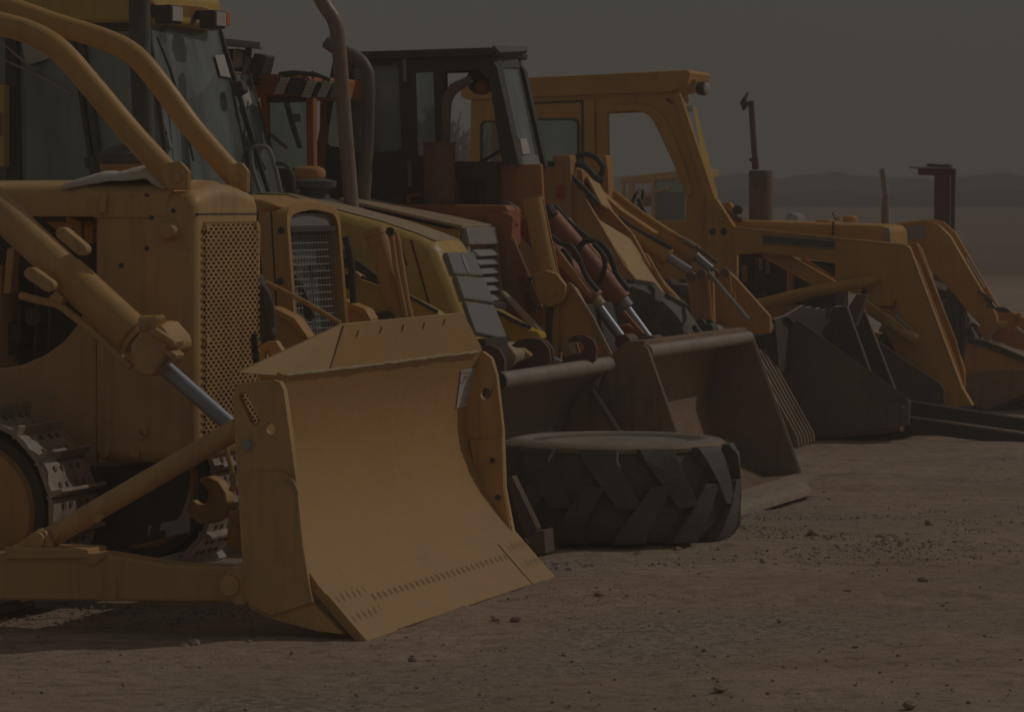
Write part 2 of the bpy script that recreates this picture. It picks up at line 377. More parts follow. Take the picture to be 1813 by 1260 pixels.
def build_hills():
    for nm, Y, lab, prof, col, dep in (
        ('hills', 255, 'low hazy hills along the far horizon', [(-900, 300), (900, 318), (1060, 312), (1270, 311), (1310, 306), (1360, 316), (1440, 309), (1480, 304), (1520, 312), (1600, 314), (1660, 318), (1720, 311), (1770, 305), (1813, 311), (1900, 306), (2700, 316)], (.075, .068, .066), 26),
        ('treeline', 222, 'dark hazy scrub line at the foot of the far hills', [(-900, 342), (1000, 340), (1270, 341), (1330, 337), (1400, 343), (1480, 339), (1560, 345), (1640, 338), (1720, 340), (1800, 336), (1900, 341), (2700, 340)], (.02, .018, .016), 8)):
        m, nt, b = nodes(nm); L = nt.links.new
        tc = N(nt, 'ShaderNodeTexCoord'); n1 = N(nt, 'ShaderNodeTexNoise', Scale=.5, Detail=8.0, Roughness=.7); L(tc.outputs['Object'], n1.inputs['Vector'])
        L(ramp(nt, n1.outputs[0], [(.35, tuple(x*.7 for x in col)), (.65, tuple(x*1.25 for x in col))]), b.inputs['Base Color']); b.inputs['Roughness'].default_value = 1; b.inputs['Specular IOR Level'].default_value = 0
        vs, fs, rows = [], [], 7; n = 0
        xs = list(range(-900, 2701, 6)); k = 0
        for x in xs:
            while k < len(prof)-2 and prof[k+1][0] < x: k += 1
            (x0, y0), (x1, y1) = prof[k], prof[k+1]; t = (x-x0)/(x1-x0); t = t*t*(3-2*t); py = y0+(y1-y0)*t
            hh = (HY-py)/F_PX*Y + CAMH - gz(Y) + .25
            hh += .10*mnoise.fractal(Vector((x*.02, 3, 0)), 1, 2, 4) + (.10*mnoise.noise(Vector((x*.11, 8, 0))) + .06*random.random() if nm == 'treeline' else 0)
            for j in range(rows):
                s = j/(rows-1); bulge = math.sin(s*math.pi)
                yy = Y - dep*.5 + dep*s
                vs.append(((x-CX)/F_PX*Y, yy, gz(Y) - .25 + hh*bulge*(1+.10*mnoise.noise(Vector((x*.015, s*5, 2)))*(s != .5))))
        for i in range(len(xs)-1):
            for j in range(rows-1):
                a = i*rows+j; fs.append((a, a+rows, a+rows+1, a+1))
        me = D.meshes.new(nm); me.from_pydata(vs, [], fs); me.materials.append(m)
        for p in me.polygons: p.use_smooth = True
        o = D.objects.new(nm, me); COL.objects.link(o); tag(o, lab, 'hills', kind='structure')
build_hills()

def bare_tree(x, y, h, label, seed):
    rnd = random.Random(seed)
    o = D.objects.new('bare_tree', None); COL.objects.link(o); o.location = (x, y, -.1); ROOTLOC[o.name] = Vector((x, y, -.1))
    tag(o, label, 'tree', 'bare trees behind the cabs')
    trunk, crown = ([], []), ([], [])
    def limb(bm, p, q, r0, r1, n=4):
        d = (q-p).normalized(); a = Vector((0, 0, 1)) if abs(d.z) < .9 else Vector((1, 0, 0)); e = d.cross(a).normalized(); f = d.cross(e); b = len(bm[0])
        for (c, r) in ((p, r0), (q, r1)):
            for k in range(n):
                an = 6.283*k/n; bm[0].append((c+(e*math.cos(an)+f*math.sin(an))*r)[:])
        for k in range(n): bm[1].append((b+k, b+(k+1) % n, b+n+(k+1) % n, b+n+k))
    def grow(p, d, ln, r, lev):
        q = p + d*ln; limb(trunk if lev < 2 else crown, p, q, r, r*.72)
        if lev >= 5: return
        for k in range(rnd.choice((2, 3, 3) if lev < 3 else (3, 3, 4))):
            nd = (d + Vector((rnd.uniform(-1, 1), rnd.uniform(-1, 1), rnd.uniform(-.35, .75)))*.62).normalized()
            grow(p + d*ln*rnd.uniform(.6, 1), nd, ln*rnd.uniform(.6, .82), r*.62, lev+1)
    grow(Vector((0, 0, 0)), Vector((0, 0, 1)), h*.26, h*.03, 0)
    for nm, bm in (('trunk', trunk), ('crown', crown)):
        me = D.meshes.new(nm); me.from_pydata(bm[0], [], bm[1]); me.materials.append(BARK); c = D.objects.new(nm, me); COL.objects.link(c); c.parent = o
BARK = paint('grey_bark', chips=0, col=(.24, .20, .175), worn=(.17, .145, .13), amt=.3, rough=.9, streak=False)
bare_tree(-2.35, 74, 5.6, 'bare grey tree farthest left of the bare trees, behind the black cab door', 3)
bare_tree(-1.75, 78, 5.4, 'bare grey tree second from left, seen through the narrow glass of the black cab', 5)
bare_tree(-1.25, 72, 5.2, 'bare grey tree directly behind the curved stack of the rusty muffler', 9)
bare_tree(-.75, 76, 5.4, 'bare grey tree at the right, beside the back of the yellow cab', 12)
SLOT = flat('slot_shadow_rust', (.20, .115, .055), .8)
# ================================================================== bulldozer
def oval(cx, cy, rx, ry, n=18, rot=0):
    c, s = math.cos(rot), math.sin(rot)
    return [(cx + rx*math.cos(6.2832*k/n)*c - ry*math.sin(6.2832*k/n)*s, cy + rx*math.cos(6.2832*k/n)*s + ry*math.sin(6.2832*k/n)*c) for k in range(n)]
def slot(x0, y0, x1, y1, r, n=7):
    a = math.atan2(y1-y0, x1-x0); out = []
    for k in range(n+1): t = a+math.pi/2+math.pi*k/n; out.append((x0+r*math.cos(t), y0+r*math.sin(t)))
    for k in range(n+1): t = a-math.pi/2+math.pi*k/n; out.append((x1+r*math.cos(t), y1+r*math.sin(t)))
    return out
def dots(pts, v, r, h, mat, parent, name='bolt', seg=6):
    for x, y in pts:
        c = P(x, y, v); MB().cyl((c[0], c[1], c[2]), (0, -1, 0), r, h, 12).build(name, mat, parent, bevel=r*.15)
def text(s, size, mat, parent, origin, xdir, ydir, name='lettering', depth=.002, xs=1.0):
    cu = D.curves.new(name, 'FONT'); cu.body = s; cu.size = size; cu.extrude = depth; cu.resolution_u = 3
    t = D.objects.new(name, cu); me = D.meshes.new_from_object(t); D.objects.remove(t)
    base = ROOTLOC[parent.name]; o3 = W(origin); X = (W(xdir)).normalized(); Y = W(ydir); Y = (Y - X*Y.dot(X)).normalized(); Z = X.cross(Y)
    for vtx in me.vertices:
        p = vtx.co; vtx.co = o3 - base + X*p.x*xs + Y*p.y + Z*p.z
    me.materials.clear(); me.materials.append(mat)
    o = D.objects.new(name, me); COL.objects.link(o); o.parent = parent; ROOTLOC[o.name] = base; return o

dz = thing('bulldozer', 'tan yellow crawler bulldozer with perforated radiator guard and curved blade, nearest machine of the row', 'bulldozer', (-6.8, 14.85))
VN, VF = 14.40, 15.16
uf = P(345, 600, VN)[0]
# nose casing with rounded corners, hood behind it
def rounded_hood(mb, u0, u1, v0, v1, z0, z1, r, crown=0.0, n=6):
    "box with rounded upper edges, running lengthwise"
    prof = [(v0, z0)]
    for k in range(n+1):
        a = math.pi - math.pi/2*k/n; prof.append((v0+r+r*math.cos(a), z1-r+r*math.sin(a)))
    for k in range(1, 6): t = k/6; prof.append((v0+r+(v1-v0-2*r)*t, z1+crown*math.sin(math.pi*t)))
    for k in range(n+1):
        a = math.pi/2 - math.pi/2*k/n; prof.append((v1-r+r*math.cos(a), z1-r+r*math.sin(a)))
    prof.append((v1, z0))
    return mb.prism3([(u0, v, z) for v, z in prof], (u1-u0, 0, 0))
ztop = P(345, 338, VN)[2]; zbot = P(345, 822, VN)[2]; ub = P(163, 600, VN)[0]
nose = rounded_hood(MB(), ub, uf, VN, VF, zbot, ztop, .08, .035).build('nose_casing', TAN, dz, bevel=.06, seg=5)
shell = rounded_hood(MB(), uf-.03, uf, VN+.004, VF-.004, P(345, 392, VN)[2], ztop-.003, .07, .035)
hz0 = P(300, 384, VN)[2]; hzt = P(200, 326, VN)[2]
rounded_hood(MB(), P(-140, 350, VN)[0], P(297, 350, VN)[0], VN-.004, VF+.004, hz0, hzt, .075, .02).build('hood', TAN, dz, bevel=.006)
MB().px([(177, 341), (190, 341), (186, 377), (174, 377)], VN-.026, VN-.016).build('hood_strap', TAN, dz, bevel=.003)
MB().px([(165, 350), (262, 348), (262, 386), (165, 386)], VN-.008, VN+.03).build('access_panel', TAN, dz, bevel=.006)
MB().px([(-140, 652), (2, 652), (40, 645), (80, 628), (110, 607), (138, 573), (150, 545), (170, 520), (170, 826), (108, 826), (60, 770), (0, 720), (-140, 700)], VN+.02, VN+.06).build('side_plate', TAN, dz, bevel=.008)
dots([(260, 347), (258, 372), (268, 385), (307, 373), (260, 440), (215, 470)], VN, .011, .004, DARK, dz)  # dark discs drawn for the shade in open bolt holes
dots([(255, 763), (250, 768), (240, 800), (186, 800)], VN, .024, .012, TAN, dz)
kc = P(303, 409, VN); MB().lathe(kc, (0, -1, 0), [(.042, 0), (.042, .03), (.032, .05), (.02, .055)], 24).build('filler_cap', TAN, dz)
# radiator guard: expanded-metal cells
gm = MB(); gv0, gv1 = PU(361, 500, uf)[1], PU(452, 500, uf)[1]; gz1, gz0 = PU(400, 394, uf)[2], PU(400, 772, uf)[2]
pv, pz = (gv1-gv0)/10.5, .0325
nr = int((gz1-gz0)/pz)
for row in range(2*nr):
    for cidx in range(11):
        cv = gv0 + pv*(cidx + (.5 if row % 2 else 0)); cz = gz0 + pz*.5*row + pz*.5
        if cv > gv1+.001: continue
        outer = [(cv-pv/3*1.0, cz-pz/2), (cv+pv/3*1.0, cz-pz/2), (cv+pv*2/3, cz), (cv+pv/3, cz+pz/2), (cv-pv/3, cz+pz/2), (cv-pv*2/3, cz)]
        outer = [(cv-pv/2, cz-pz*.17), (cv, cz-pz*.5*1.0), (cv+pv/2, cz-pz*.17), (cv+pv/2, cz+pz*.17), (cv, cz+pz*.5), (cv-pv/2, cz+pz*.17)]
        # hexagon tiling: rows offset by half a cell
        o6 = [(cv-pv/2, cz-pz/6), (cv, cz-pz/3), (cv+pv/2, cz-pz/6), (cv+pv/2, cz+pz/6), (cv, cz+pz/3), (cv-pv/2, cz+pz/6)]
        i8 = [(cv+math.cos(6.2832*k/12-math.pi*5/6)*pv*.33, cz+math.sin(6.2832*k/12-math.pi*5/6)*pz*.245) for k in range(12)]
        n0 = len(gm.v); gm.v += [(uf+.010, a, b) for a, b in o6] + [(uf+.010, a, b) for a, b in i8] + [(uf+.004, a, b) for a, b in i8]
        for k in range(6):
            a, b = k, (k+1) % 6
            gm.f.append((n0+a, n0+b, n0+6+(2*b) % 12, n0+6+(2*a+1) % 12)); gm.f.append((n0+a, n0+6+(2*a+1) % 12, n0+6+2*a))
        for k in range(12): gm.f.append((n0+6+k, n0+6+(k+1) % 12, n0+18+(k+1) % 12, n0+18+k))
grille = gm.build('radiator_grille', TAN, dz, ang=60)
MB().box(uf-.02, uf+.003, gv0-.004, gv1+.004, gz0-.004, gz1+.004).build('radiator_core', CORE, grille)
MB().box(uf-.01, uf+.002, VN+.03, VF-.03, gz1+.034, gz1+.041).build('casing_seam', DARK, dz)
for (x, y) in ((362, 403), (450, 398), (362, 604)):
    q = PU(x, y, uf); MB().cyl((uf+.004, q[1], q[2]), (1, 0, 0), .016, .014, 10).build('bolt', TAN, dz)
# sweeps (brush guards)
def uzpath(v, pts): return [P(x, y, v) for x, y in pts]
sw = MB().tube(uzpath(VN+.03, [(-160, 22), (-60, 32), (10, 45), (62, 62), (108, 92), (160, 150), (235, 239), (312, 322)]), .052, 20, smooth=6).build('sweep_bar', DTAN, dz)
MB().px([(283, 310), (296, 288), (318, 285), (333, 302), (334, 336), (296, 334)], VN-.04, VN-.025).build('clevis_plate', TAN, sw, bevel=.005)
MB().px([(287, 312), (300, 291), (322, 288), (337, 304), (337, 337), (300, 336)], VN+.06, VN+.075).build('clevis_plate', TAN, sw, bevel=.005)
dots([(314, 315)], VN-.04, .02, .012, TAN, sw, 'pin')
sw = MB().tube(uzpath(VF-.02, [(-160, -6), (-40, 0), (20, 15), (96, 42), (190, 72), (240, 100), (285, 152), (345, 232), (424, 322)]), .050, 20, smooth=6).build('sweep_bar', DTAN, dz)
MB().px([(398, 308), (410, 290), (427, 288), (438, 302), (438, 340), (412, 334)], VF-.1, VF-.085).build('clevis_plate', TAN, sw, bevel=.005)
MB().px([(402, 308), (414, 291), (430, 289), (441, 303), (441, 341), (414, 336)], VF+.01, VF+.025).build('clevis_plate', TAN, sw, bevel=.005)
dots([(421, 316)], VF-.1, .02, .012, TAN, sw, 'pin')
# near lift cylinder
VC = 14.10
lc = MB().tube(uzpath(VC, [(-90, 290), (244, 601)]), .074, 26).build('lift_cylinder', TAN, dz)
MB().tube(uzpath(VC-.01, [(116, 483), (236, 593)]), [.082, .082], 26).build('cylinder_guard', DTAN, lc, bevel=.01)
hd = MB().px([(226, 612), (262, 568), (282, 572), (303, 596), (308, 614), (268, 668), (240, 662)], VC-.11, VC+.11).build('cylinder_head', TAN, lc, bevel=.02)
MB().tube([P(250, 573, VC-.1), P(281, 572, VC-.1)], .034, 16).build('port_fitting', TAN, lc)
MB().tube([P(278, 572, VC-.1), P(284, 576, VC-.1)], .042, 16).build('port_fitting', TAN, lc)
MB().px([(262, 588), (270, 578), (310, 604), (305, 616)], VC-.14, VC-.03).build('port_block', TAN, lc, bevel=.008)
MB().px([(283, 622), (290, 612), (312, 628), (308, 638)], VC-.12, VC-.02).build('port_block', TAN, lc, bevel=.008)
dots([(291, 612), (307, 610)], VC-.14, .012, .01, TAN, lc)
MB().tube([P(255, 618, VC), P(416, 760, VC)], .034, 22).build('piston_rod', CHROME, lc)
MB().px(slot(108, 413, 142, 442, 11), VC-.17, VC-.11).build('pipe_clamp', TAN, lc, bevel=.008)
dots([(106, 411), (117, 424), (136, 440)], VC-.17, .008, .006, TAN, lc)
MB().px(slot(52, 484, 84, 506, 11), VC-.17, VC-.11).build('pipe_clamp', TAN, lc, bevel=.008)
MB().tube(uzpath(VC-.04, [(36, 523), (70, 532), (104, 540), (128, 558), (170, 592), (232, 650)]), .017, 12, smooth=5).build('hydraulic_pipe', TAN, lc)
MB().px([(85, 528), (99, 513), (112, 526), (106, 538)], VC-.08, VC-.02).build('pipe_clamp', TAN, lc, bevel=.004)
# engine bay: block, filters, lines
eb = MB().px([(-140, 383), (165, 383), (165, 530), (105, 612), (40, 650), (-140, 655)], VN+.34, VN+.4).build('engine_block', DARK, dz)
MB().px([(-30, 470), (0, 470), (0, 652), (-30, 652)], VN+.1, VN+.3).build('engine_mount', TAN, eb, bevel=.01)
MB().px([(12, 440), (26, 436), (18, 520), (4, 520)], VN+.12, VN+.2).build('bracket', TAN, eb, bevel=.005)
MB().px([(80, 392), (165, 392), (165, 432), (120, 424)], VN+.2, VN+.25).build('bracket', DYEL, eb, bevel=.005)
MB().tube(uzpath(VN+.15, [(118, 386), (140, 395), (165, 405)]), .012, 10).build('fuel_line', DYEL, eb)
MB().tube(uzpath(VN+.12, [(146, 384), (147, 430)]), .006, 8).build('fuel_line', DARK, eb)
for k, (x, y, r) in enumerate(((40, 590, .05), (78, 560, .04), (20, 610, .06), (60, 470, .05))):
    MB().cyl(P(x, y, VN+.3), (0, -1, 0), r, .12, 14).build('oil_filter', DARK, eb, bevel=.006)
for x in (30, 62, 85):
    MB().tube(uzpath(VN+.2, [(x, 480), (x+4, 560), (x-2, 640)]), .008, 8, smooth=3).build('hose', DARK, eb)
# belly, track frames and tracks
MB().px([(120, 826), (262, 826), (262, 960), (140, 985)], VN+.14, VF-.14).build('belly_pan', DARK, dz, bevel=.01)
MB().px([(118, 826), (168, 826), (178, 850), (176, 930), (120, 930)], VN-.02, VN+.1).build('track_guard', DARK, dz, bevel=.01)
def make_track(v0, v1, ui, zi, rr, angs, tail):
    tr = MB().lathe((ui, v0+.06, zi), (0, 1, 0), [(rr-.17, 0), (rr-.06, .02), (rr-.05, .05), (rr-.05, v1-v0-.17), (rr-.06, v1-v0-.14), (rr-.17, v1-v0-.12)], 40).build('track', DARK, dz)
    MB().lathe((ui, v0+.03, zi), (0, 1, 0), [(.06, -.02), (.12, 0), (rr-.115, .015), (rr-.10, .04)], 40).build('idler_wheel', OCHRE, tr)
    MB().box(ui-3, ui+.05, v0+.1, v1-.1, zi-.16, zi+.1).build('track_frame', DARK, tr, bevel=.01)
    pos = []
    step = .150/rr
    k = 0; a = R(angs[0])
    while a < R(angs[1]):
        pos.append((ui+rr*math.cos(a), zi+rr*math.sin(a), a)); a += step
    for k in range(1, tail): pos.append((ui-.150*k, zi+rr+.01*k, math.pi/2)); pos.append((ui-.150*k, zi-rr+.0, -math.pi/2))
    for (u, z, a) in pos:
        c, s = math.cos(a), math.sin(a); tx, tz = -s, c
        def q(t, n): return (u + tx*t + c*n, z + tz*t + s*n)
        m = MB()
        jit = random.uniform(-1, 1)
        # single-grouser shoe: plate, up-turned lips and grouser bar
        m.prism([q(-.074, -.008), q(.066, -.010), q(.080, -.024), q(.084, -.014), q(.068, .010), q(.03, .016), q(.0, .012), q(-.05, .016), q(-.056, .05+.012*jit), q(-.072, .052+.012*jit), q(-.078, .0)], v0, v1)
        sh = m.build('track_shoe', BARE, dz, bevel=.004)
        if -.9 < a < 1.5 and u > ui:
            for dv in (.10, .17, .26, .33):
                for t in (-.03, .04):
                    ctr = q(t, .010); MB().cyl((ctr[0], v0+dv, ctr[1]), (c, 0, s), .013, .012, 8).build('shoe_hole_dot', RUSTD, sh)  # dark studs stand for the shaded holes in the shoe plate
make_track(13.84, 14.29, P(-66, 905, 13.84)[0], .43, .395, (-88, 92), 5)
make_track(15.42, 15.87, P(235, 870, 15.42)[0], .43, .395, (-88, 92), 3)
# push arm, brace, trunnion
VA = 13.58
pa = MB().px([(-120, 985), (10, 978), (150, 978), (192, 982), (240, 990), (300, 1000), (395, 1003), (428, 1000), (432, 1066), (0, 1062), (-120, 1060)], VA, VA+.15).build('push_arm', TAN, dz, bevel=.012)
MB().px([(8, 990), (8, 968), (155, 972), (156, 988)], VA-.02, VA+.17).build('arm_pad', TAN, pa, bevel=.006)
MB().px([(140, 978), (190, 981), (166, 1000), (142, 994)], VA-.012, VA).build('arm_pad', TAN, pa, bevel=.003)
MB().px([(170, 1055), (190, 1040), (206, 1024), (206, 1062), (170, 1062)], VA-.008, VA).build('weld_plate', TAN, pa, bevel=.002)
MB().px([(395, 1050), (392, 1025), (405, 1005), (435, 990), (436, 1072), (414, 1072)], VA-.05, VA+.2).build('arm_yoke', TAN, pa, bevel=.012)
dots([(408, 1036)], VA-.05, .042, .02, TAN, pa, 'pivot_pin')
VB = 13.70
br = MB().tube(uzpath(VB, [(88, 951), (424, 757)]), .044, 20).build('tilt_brace', TAN, dz)
MB().px([(20, 972), (52, 946), (66, 937), (80, 940), (92, 968)], VB-.09, VB-.055).build('brace_lug', TAN, br, bevel=.006)
MB().px([(24, 972), (56, 944), (70, 935), (84, 940), (96, 968)], VB+.05, VB+.085).build('brace_lug', TAN, br, bevel=.006)
dots([(67, 955)], VB-.09, .034, .02, TAN, br, 'pivot_pin')
MB().px([(76, 934), (98, 925), (106, 950), (88, 966), (74, 962)], VB-.05, VB+.05).build('brace_end', TAN, br, bevel=.015)
MB().px([(160, 920), (172, 908), (186, 913), (172, 926)], VB-.05, VB-.03).build('grease_block', TAN, br, bevel=.003)
# tow hook
hk = []
MB().px([(334, 914), (330, 900), (336, 885), (344, 893), (356, 895), (366, 886), (368, 872), (362, 860), (351, 853), (352, 846), (368, 843), (386, 852), (399, 872), (403, 895), (396, 915), (378, 926), (352, 927)], 14.74, 14.83).build('tow_hook', TAN, dz, bevel=.012)
MB().tube(uzpath(14.5, [(396, 775), (402, 800), (412, 840), (412, 870)]), .011, 10, smooth=4).build('hose', TAN, dz)
MB().px([(404, 905), (440, 896), (440, 985), (400, 965)], 14.45, 14.6).build('blade_bracket', OCHRE, dz, bevel=.008)
MB().px([(404, 862), (432, 858), (432, 866), (404, 869)], 14.1, 14.3).build('blade_bracket', OCHRE, dz, bevel=.004)
# far lift cylinder seen end-on past the guard, with its lug on the blade
fb = MB().tube(uzpath(15.5, [(452, 488), (458, 520), (468, 560), (474, 596)]), [.034, .045, .046, .040], 16, smooth=4).build('lift_cylinder', GREYB, dz)
MB().tube(uzpath(15.45, [(455, 500), (470, 515), (480, 545), (483, 580)]), .016, 10, smooth=4).build('hose', GREYB, fb)
MB().tube(uzpath(15.5, [(474, 590), (475, 612)]), [.04, .026], 14).build('gland', DARK, fb)
MB().px([(447, 456), (449, 400), (457, 400), (456, 490)], VF-.03, VF).build('guard_strip', TAN, dz, bevel=.003)
MB().px([(442, 672), (446, 640), (458, 614), (472, 604), (488, 603), (512, 640), (500, 668)], 15.35, 15.4, [oval(473, 629, 5, 7)]).build('blade_lug', TAN, dz, bevel=.006)
MB().px([(442, 676), (450, 644), (462, 620), (476, 612), (494, 612), (518, 646), (500, 672)], 15.6, 15.65).build('blade_lug', TAN, dz, bevel=.006)
MB().tube([PU(450, 590, uf+.02), PU(456, 640, uf+.02)], .012, 8).build('guard_strip', DARK, dz)

# ---- blade
bl = thing  # (the blade is a part of the bulldozer)
V0, V1 = 13.56, 16.15
prof = [(-5.20, 1.032), (-5.236, .95), (-5.262, .86), (-5.276, .77), (-5.274, .68), (-5.258, .58), (-5.222, .48), (-5.178, .385), (-5.118, .29), (-5.055, .205), (-4.975, .12), (-4.925, .066)]
blade = MB().strip(list(reversed(prof)), .03, V0+.02, V1-.02).build('blade', BLADE, dz, ang=50)
MB().strip([(-4.852, .002), (-4.915, .066), (-5.045, .207)], .035, V0, V1).build('cutting_edge', BLADE, blade, bevel=.004)
for va, vb in ((V0+.02, V0+.36), (V1-.34, V1-.02)):
    MB().strip([(-4.842, -.002), (-4.905, .064), (-5.01, .178)], .022, va-.025, vb).build('end_bit', BLADE, blade, bevel=.003)
sl_ = MB()
def on_edge(v, t, lift=.002):
    a, b = Vector((-4.852, .002)), Vector((-5.045, .207)); p = a+(b-a)*t
    return (p.x+lift*.7, v, p.y+lift*.7)
def dash(mb, v, t0, t1, w, lift):
    a, b = on_edge(v, t0, lift), on_edge(v, t1, lift)
    mb.add([(a[0], a[1]-w, a[2]), (a[0], a[1]+w, a[2]), (b[0], b[1]+w, b[2]), (b[0], b[1]-w, b[2])], [(0, 1, 2, 3)])
k = V0+.42
while k < V1-.36:
    sl_ = MB(); dash(sl_, k, .54, .645, .0045, .004); sl_.build('bolt_slot', SLOT, blade); k += .068
for va in [V0+a for a in (.06, .12, .19, .25, .31)] + [V1-a for a in (.05, .10, .16, .22, .28)]:
    for t0 in (.30, .66): sl_ = MB(); dash(sl_, va, t0, t0+.11, .0042, .0265); sl_.build('bolt_slot', SLOT, blade)
# near end plate
ep = MB().px([(412, 700), (420, 680), (432, 677), (484, 672), (495, 676), (502, 690), (512, 760), (524, 850), (532, 960), (545, 1040), (556, 1070), (606, 1122), (560, 1116), (478, 1094), (440, 1075), (428, 960), (420, 860)], V0-.022, V0+.02,
    [slot(431, 702, 451, 745, 8), oval(478, 759, 9.5, 10)]).build('end_plate', TAN, blade, bevel=.006)
MB().px([(432, 1060), (426, 960), (421, 880), (430, 850), (445, 836), (500, 834), (520, 850), (527, 870), (535, 960), (548, 1040), (554, 1066), (480, 1090), (442, 1072)], V0-.036, V0-.022).build('wear_plate', TAN, ep, bevel=.005)
dots([(438, 787)], V0-.022, .021, .012, CHROME, ep, 'bolt')
MB().prism3([P(505, 848, V0-.03), P(520, 852, V0-.03), P(526, 868, V0-.03), P(518, 862, V0-.03)], (.0, -.01, 0)).build('torn_edge', LIP, ep)
# far end plate
fp = MB().prism([(-5.20, 1.032), (-5.155, 1.0), (-5.13, .92), (-5.10, .67), (-5.09, .4), (-5.05, .2), (-4.9, .03), (-5.05, .02), (-5.35, .3), (-5.35, .9)], V1-.02, V1+.02, [[(-5.185+.027*math.cos(k*.524), .835+.027*math.sin(k*.524)) for k in range(12)]]).build('end_plate', TAN, blade, bevel=.006)
MB().prism([(-5.262, .62), (-5.098, .635), (-5.092, .4), (-5.055, .19), (-5.12, .21), (-5.2, .36)], V1-.034, V1-.02).build('wear_plate', TAN, fp, bevel=.004)
dots([(872, 815), (882, 880)], V1-.034, .013, .008, DARK, fp, 'bolt')
# spill guard on top, with folded wing, weld bead and slots
ug = -5.20
a, b, c, d, e = PU(605, 573, ug), PU(820, 553, ug), (ug, V1, 1.03), (ug, PU(583, 655, ug)[1], 1.03), None
sg = MB().prism3([(ug, PU(583, 655, ug)[1], 1.03), (ug, V1-.01, 1.03), (ug, V1-.03, 1.055), b, a], (-.02, 0, 0)).build('spill_guard', BLADE, blade, bevel=.004)
w0 = P(446, 676, V0+.1); 
MB().prism3([(ug, V0+.02, 1.03), (ug+.002, PU(583, 655, ug)[1], 1.03), (a[0]+.002, a[1], a[2]), (ug-.205, V0+.05, 1.04)], (-.02, 0, -.004)).build('guard_wing', BLADE, blade, bevel=.003)
wb = []
vv = V0+.03
while vv < V1-.04:
    wb.append((ug+.006+random.uniform(-.002, .002), vv, 1.032+random.uniform(-.0025, .0025))); vv += .06
MB().tube(wb, [random.uniform(.005, .008) for _ in wb], 7).build('weld_bead', PALEY, blade)
MB().tube([(a[0]+.004, a[1]+.01, a[2]-.01), (ug+.004, PU(583, 655, ug)[1], 1.04)], .004, 6).build('weld_bead', RUST, blade)
for x, y in ((633, 590), (674, 584), (713, 580), (750, 576), (786, 570)):
    q = PU(x, y, ug); MB().prism3([(ug+.002, q[1]-.022, q[2]-.014), (ug+.001, q[1]-.012, q[2]-.014), (ug+.001, q[1]+.012, q[2]+.012), (ug+.001, q[1]+.002, q[2]+.014)], (.003, 0, 0)).build('guard_slot', RUST, sg)
# paper notice on the mouldboard
def on_blade(v, t): 
    i = min(len(prof)-2, int(t)); f = t-i
    return (prof[i][0]+(prof[i+1][0]-prof[i][0])*f+.004, v, prof[i][1]+(prof[i+1][1]-prof[i][1])*f)
q0, q1 = PU(817, 653, -5.225), PU(842, 652, -5.225)
vs4 = [on_blade(v, t) for v, t in ((15.70, 2.95), (15.92, 2.95), (15.955, 1.9), (15.76, 1.9))]
zt, zb_ = .955, .775
def blp(v, z):
    for i in range(len(prof)-1):
        if prof[i+1][1] <= z <= prof[i][1]:
            f = (z-prof[i][1])/(prof[i+1][1]-prof[i][1]); return (prof[i][0]+(prof[i+1][0]-prof[i][0])*f+.004, v, z)
st = MB()
for k in range(4):
    za, zbb = zt-(zt-zb_)*k/4, zt-(zt-zb_)*(k+1)/4
    va = lambda z: (15.73+.0*z, 15.93)
    def row(z):
        t = (zt-z)/(zt-zb_); y = 652+54*t; xl, xr = 817-9*t, 842-11*t
        uu = blp(15.8, z)[0]
        return [(uu, PU(xl, y, uu)[1], z), (uu, PU(xr, y, uu)[1], z)]
    r0, r1 = row(za), row(zbb); st.add([r0[0], r0[1], r1[1], r1[0]], [(0, 1, 2, 3)])
lab_ = st.build('paper_label', PAPER, blade); lab_['label'] = 'white printed paper label stuck on the blade'
for k, (z, f0, f1) in enumerate(((.943, .1, .9), (.925, .3, .85), (.915, .3, .8), (.9, .1, .35), (.9, .5, .9), (.82, .55, .9), (.80, .6, .8))):
    t = (zt-z)/(zt-zb_); y = 652+54*t; xl, xr = 817-9*t, 842-11*t; uu = blp(15.8, z)[0]+.002
    p0, p1 = PU(xl+(xr-xl)*f0, y, uu), PU(xl+(xr-xl)*f1, y, uu)
    MB().add([(uu, p0[1], z), (uu, p1[1], z), (uu, p1[1], z-.005), (uu, p0[1], z-.005)], [(0, 1, 2, 3)]).build('print_line', LGREY, lab_)
# white cloth on the hood
cl = MB(); nx, ny = 26, 8; u0c, u1c = P(108, 330, VN)[0], P(292, 320, VN)[0]
for i in range(nx+1):
    for j in range(ny+1):
        t = i/nx; u = u0c+(u1c-u0c)*t; v = VN+.0+.33*j/ny + .02*mnoise.noise(Vector((t*6, 0, 4)))
        env = min(1, 4*t)*min(1, 5*(1-t))
        hh = (.03+.06*t)*env*math.sin(min(1, j/ny*1.15+.12)*math.pi)**.6 if 0 < i < nx else 0
        z = hzt + .004 + hh + .012*mnoise.fractal(Vector((u*9, v*9, 1)), 1, 2, 3)*env + (-.02 if j == 0 else 0)
        cl.v.append((u, v, z))
for i in range(nx):
    for j in range(ny):
        q = i*(ny+1)+j; cl.f.append((q, q+ny+1, q+ny+2, q+1))
cw = W((-7, VN+.15, hzt))
o = cl.build('cloth', WHITE, None, loc=(cw.x, cw.y, cw.z)); tag(o, 'crumpled white cloth lying on the bulldozer hood', 'cloth')
m = o.modifiers.new('thick', 'SOLIDIFY'); m.thickness = .012; m.offset = 1

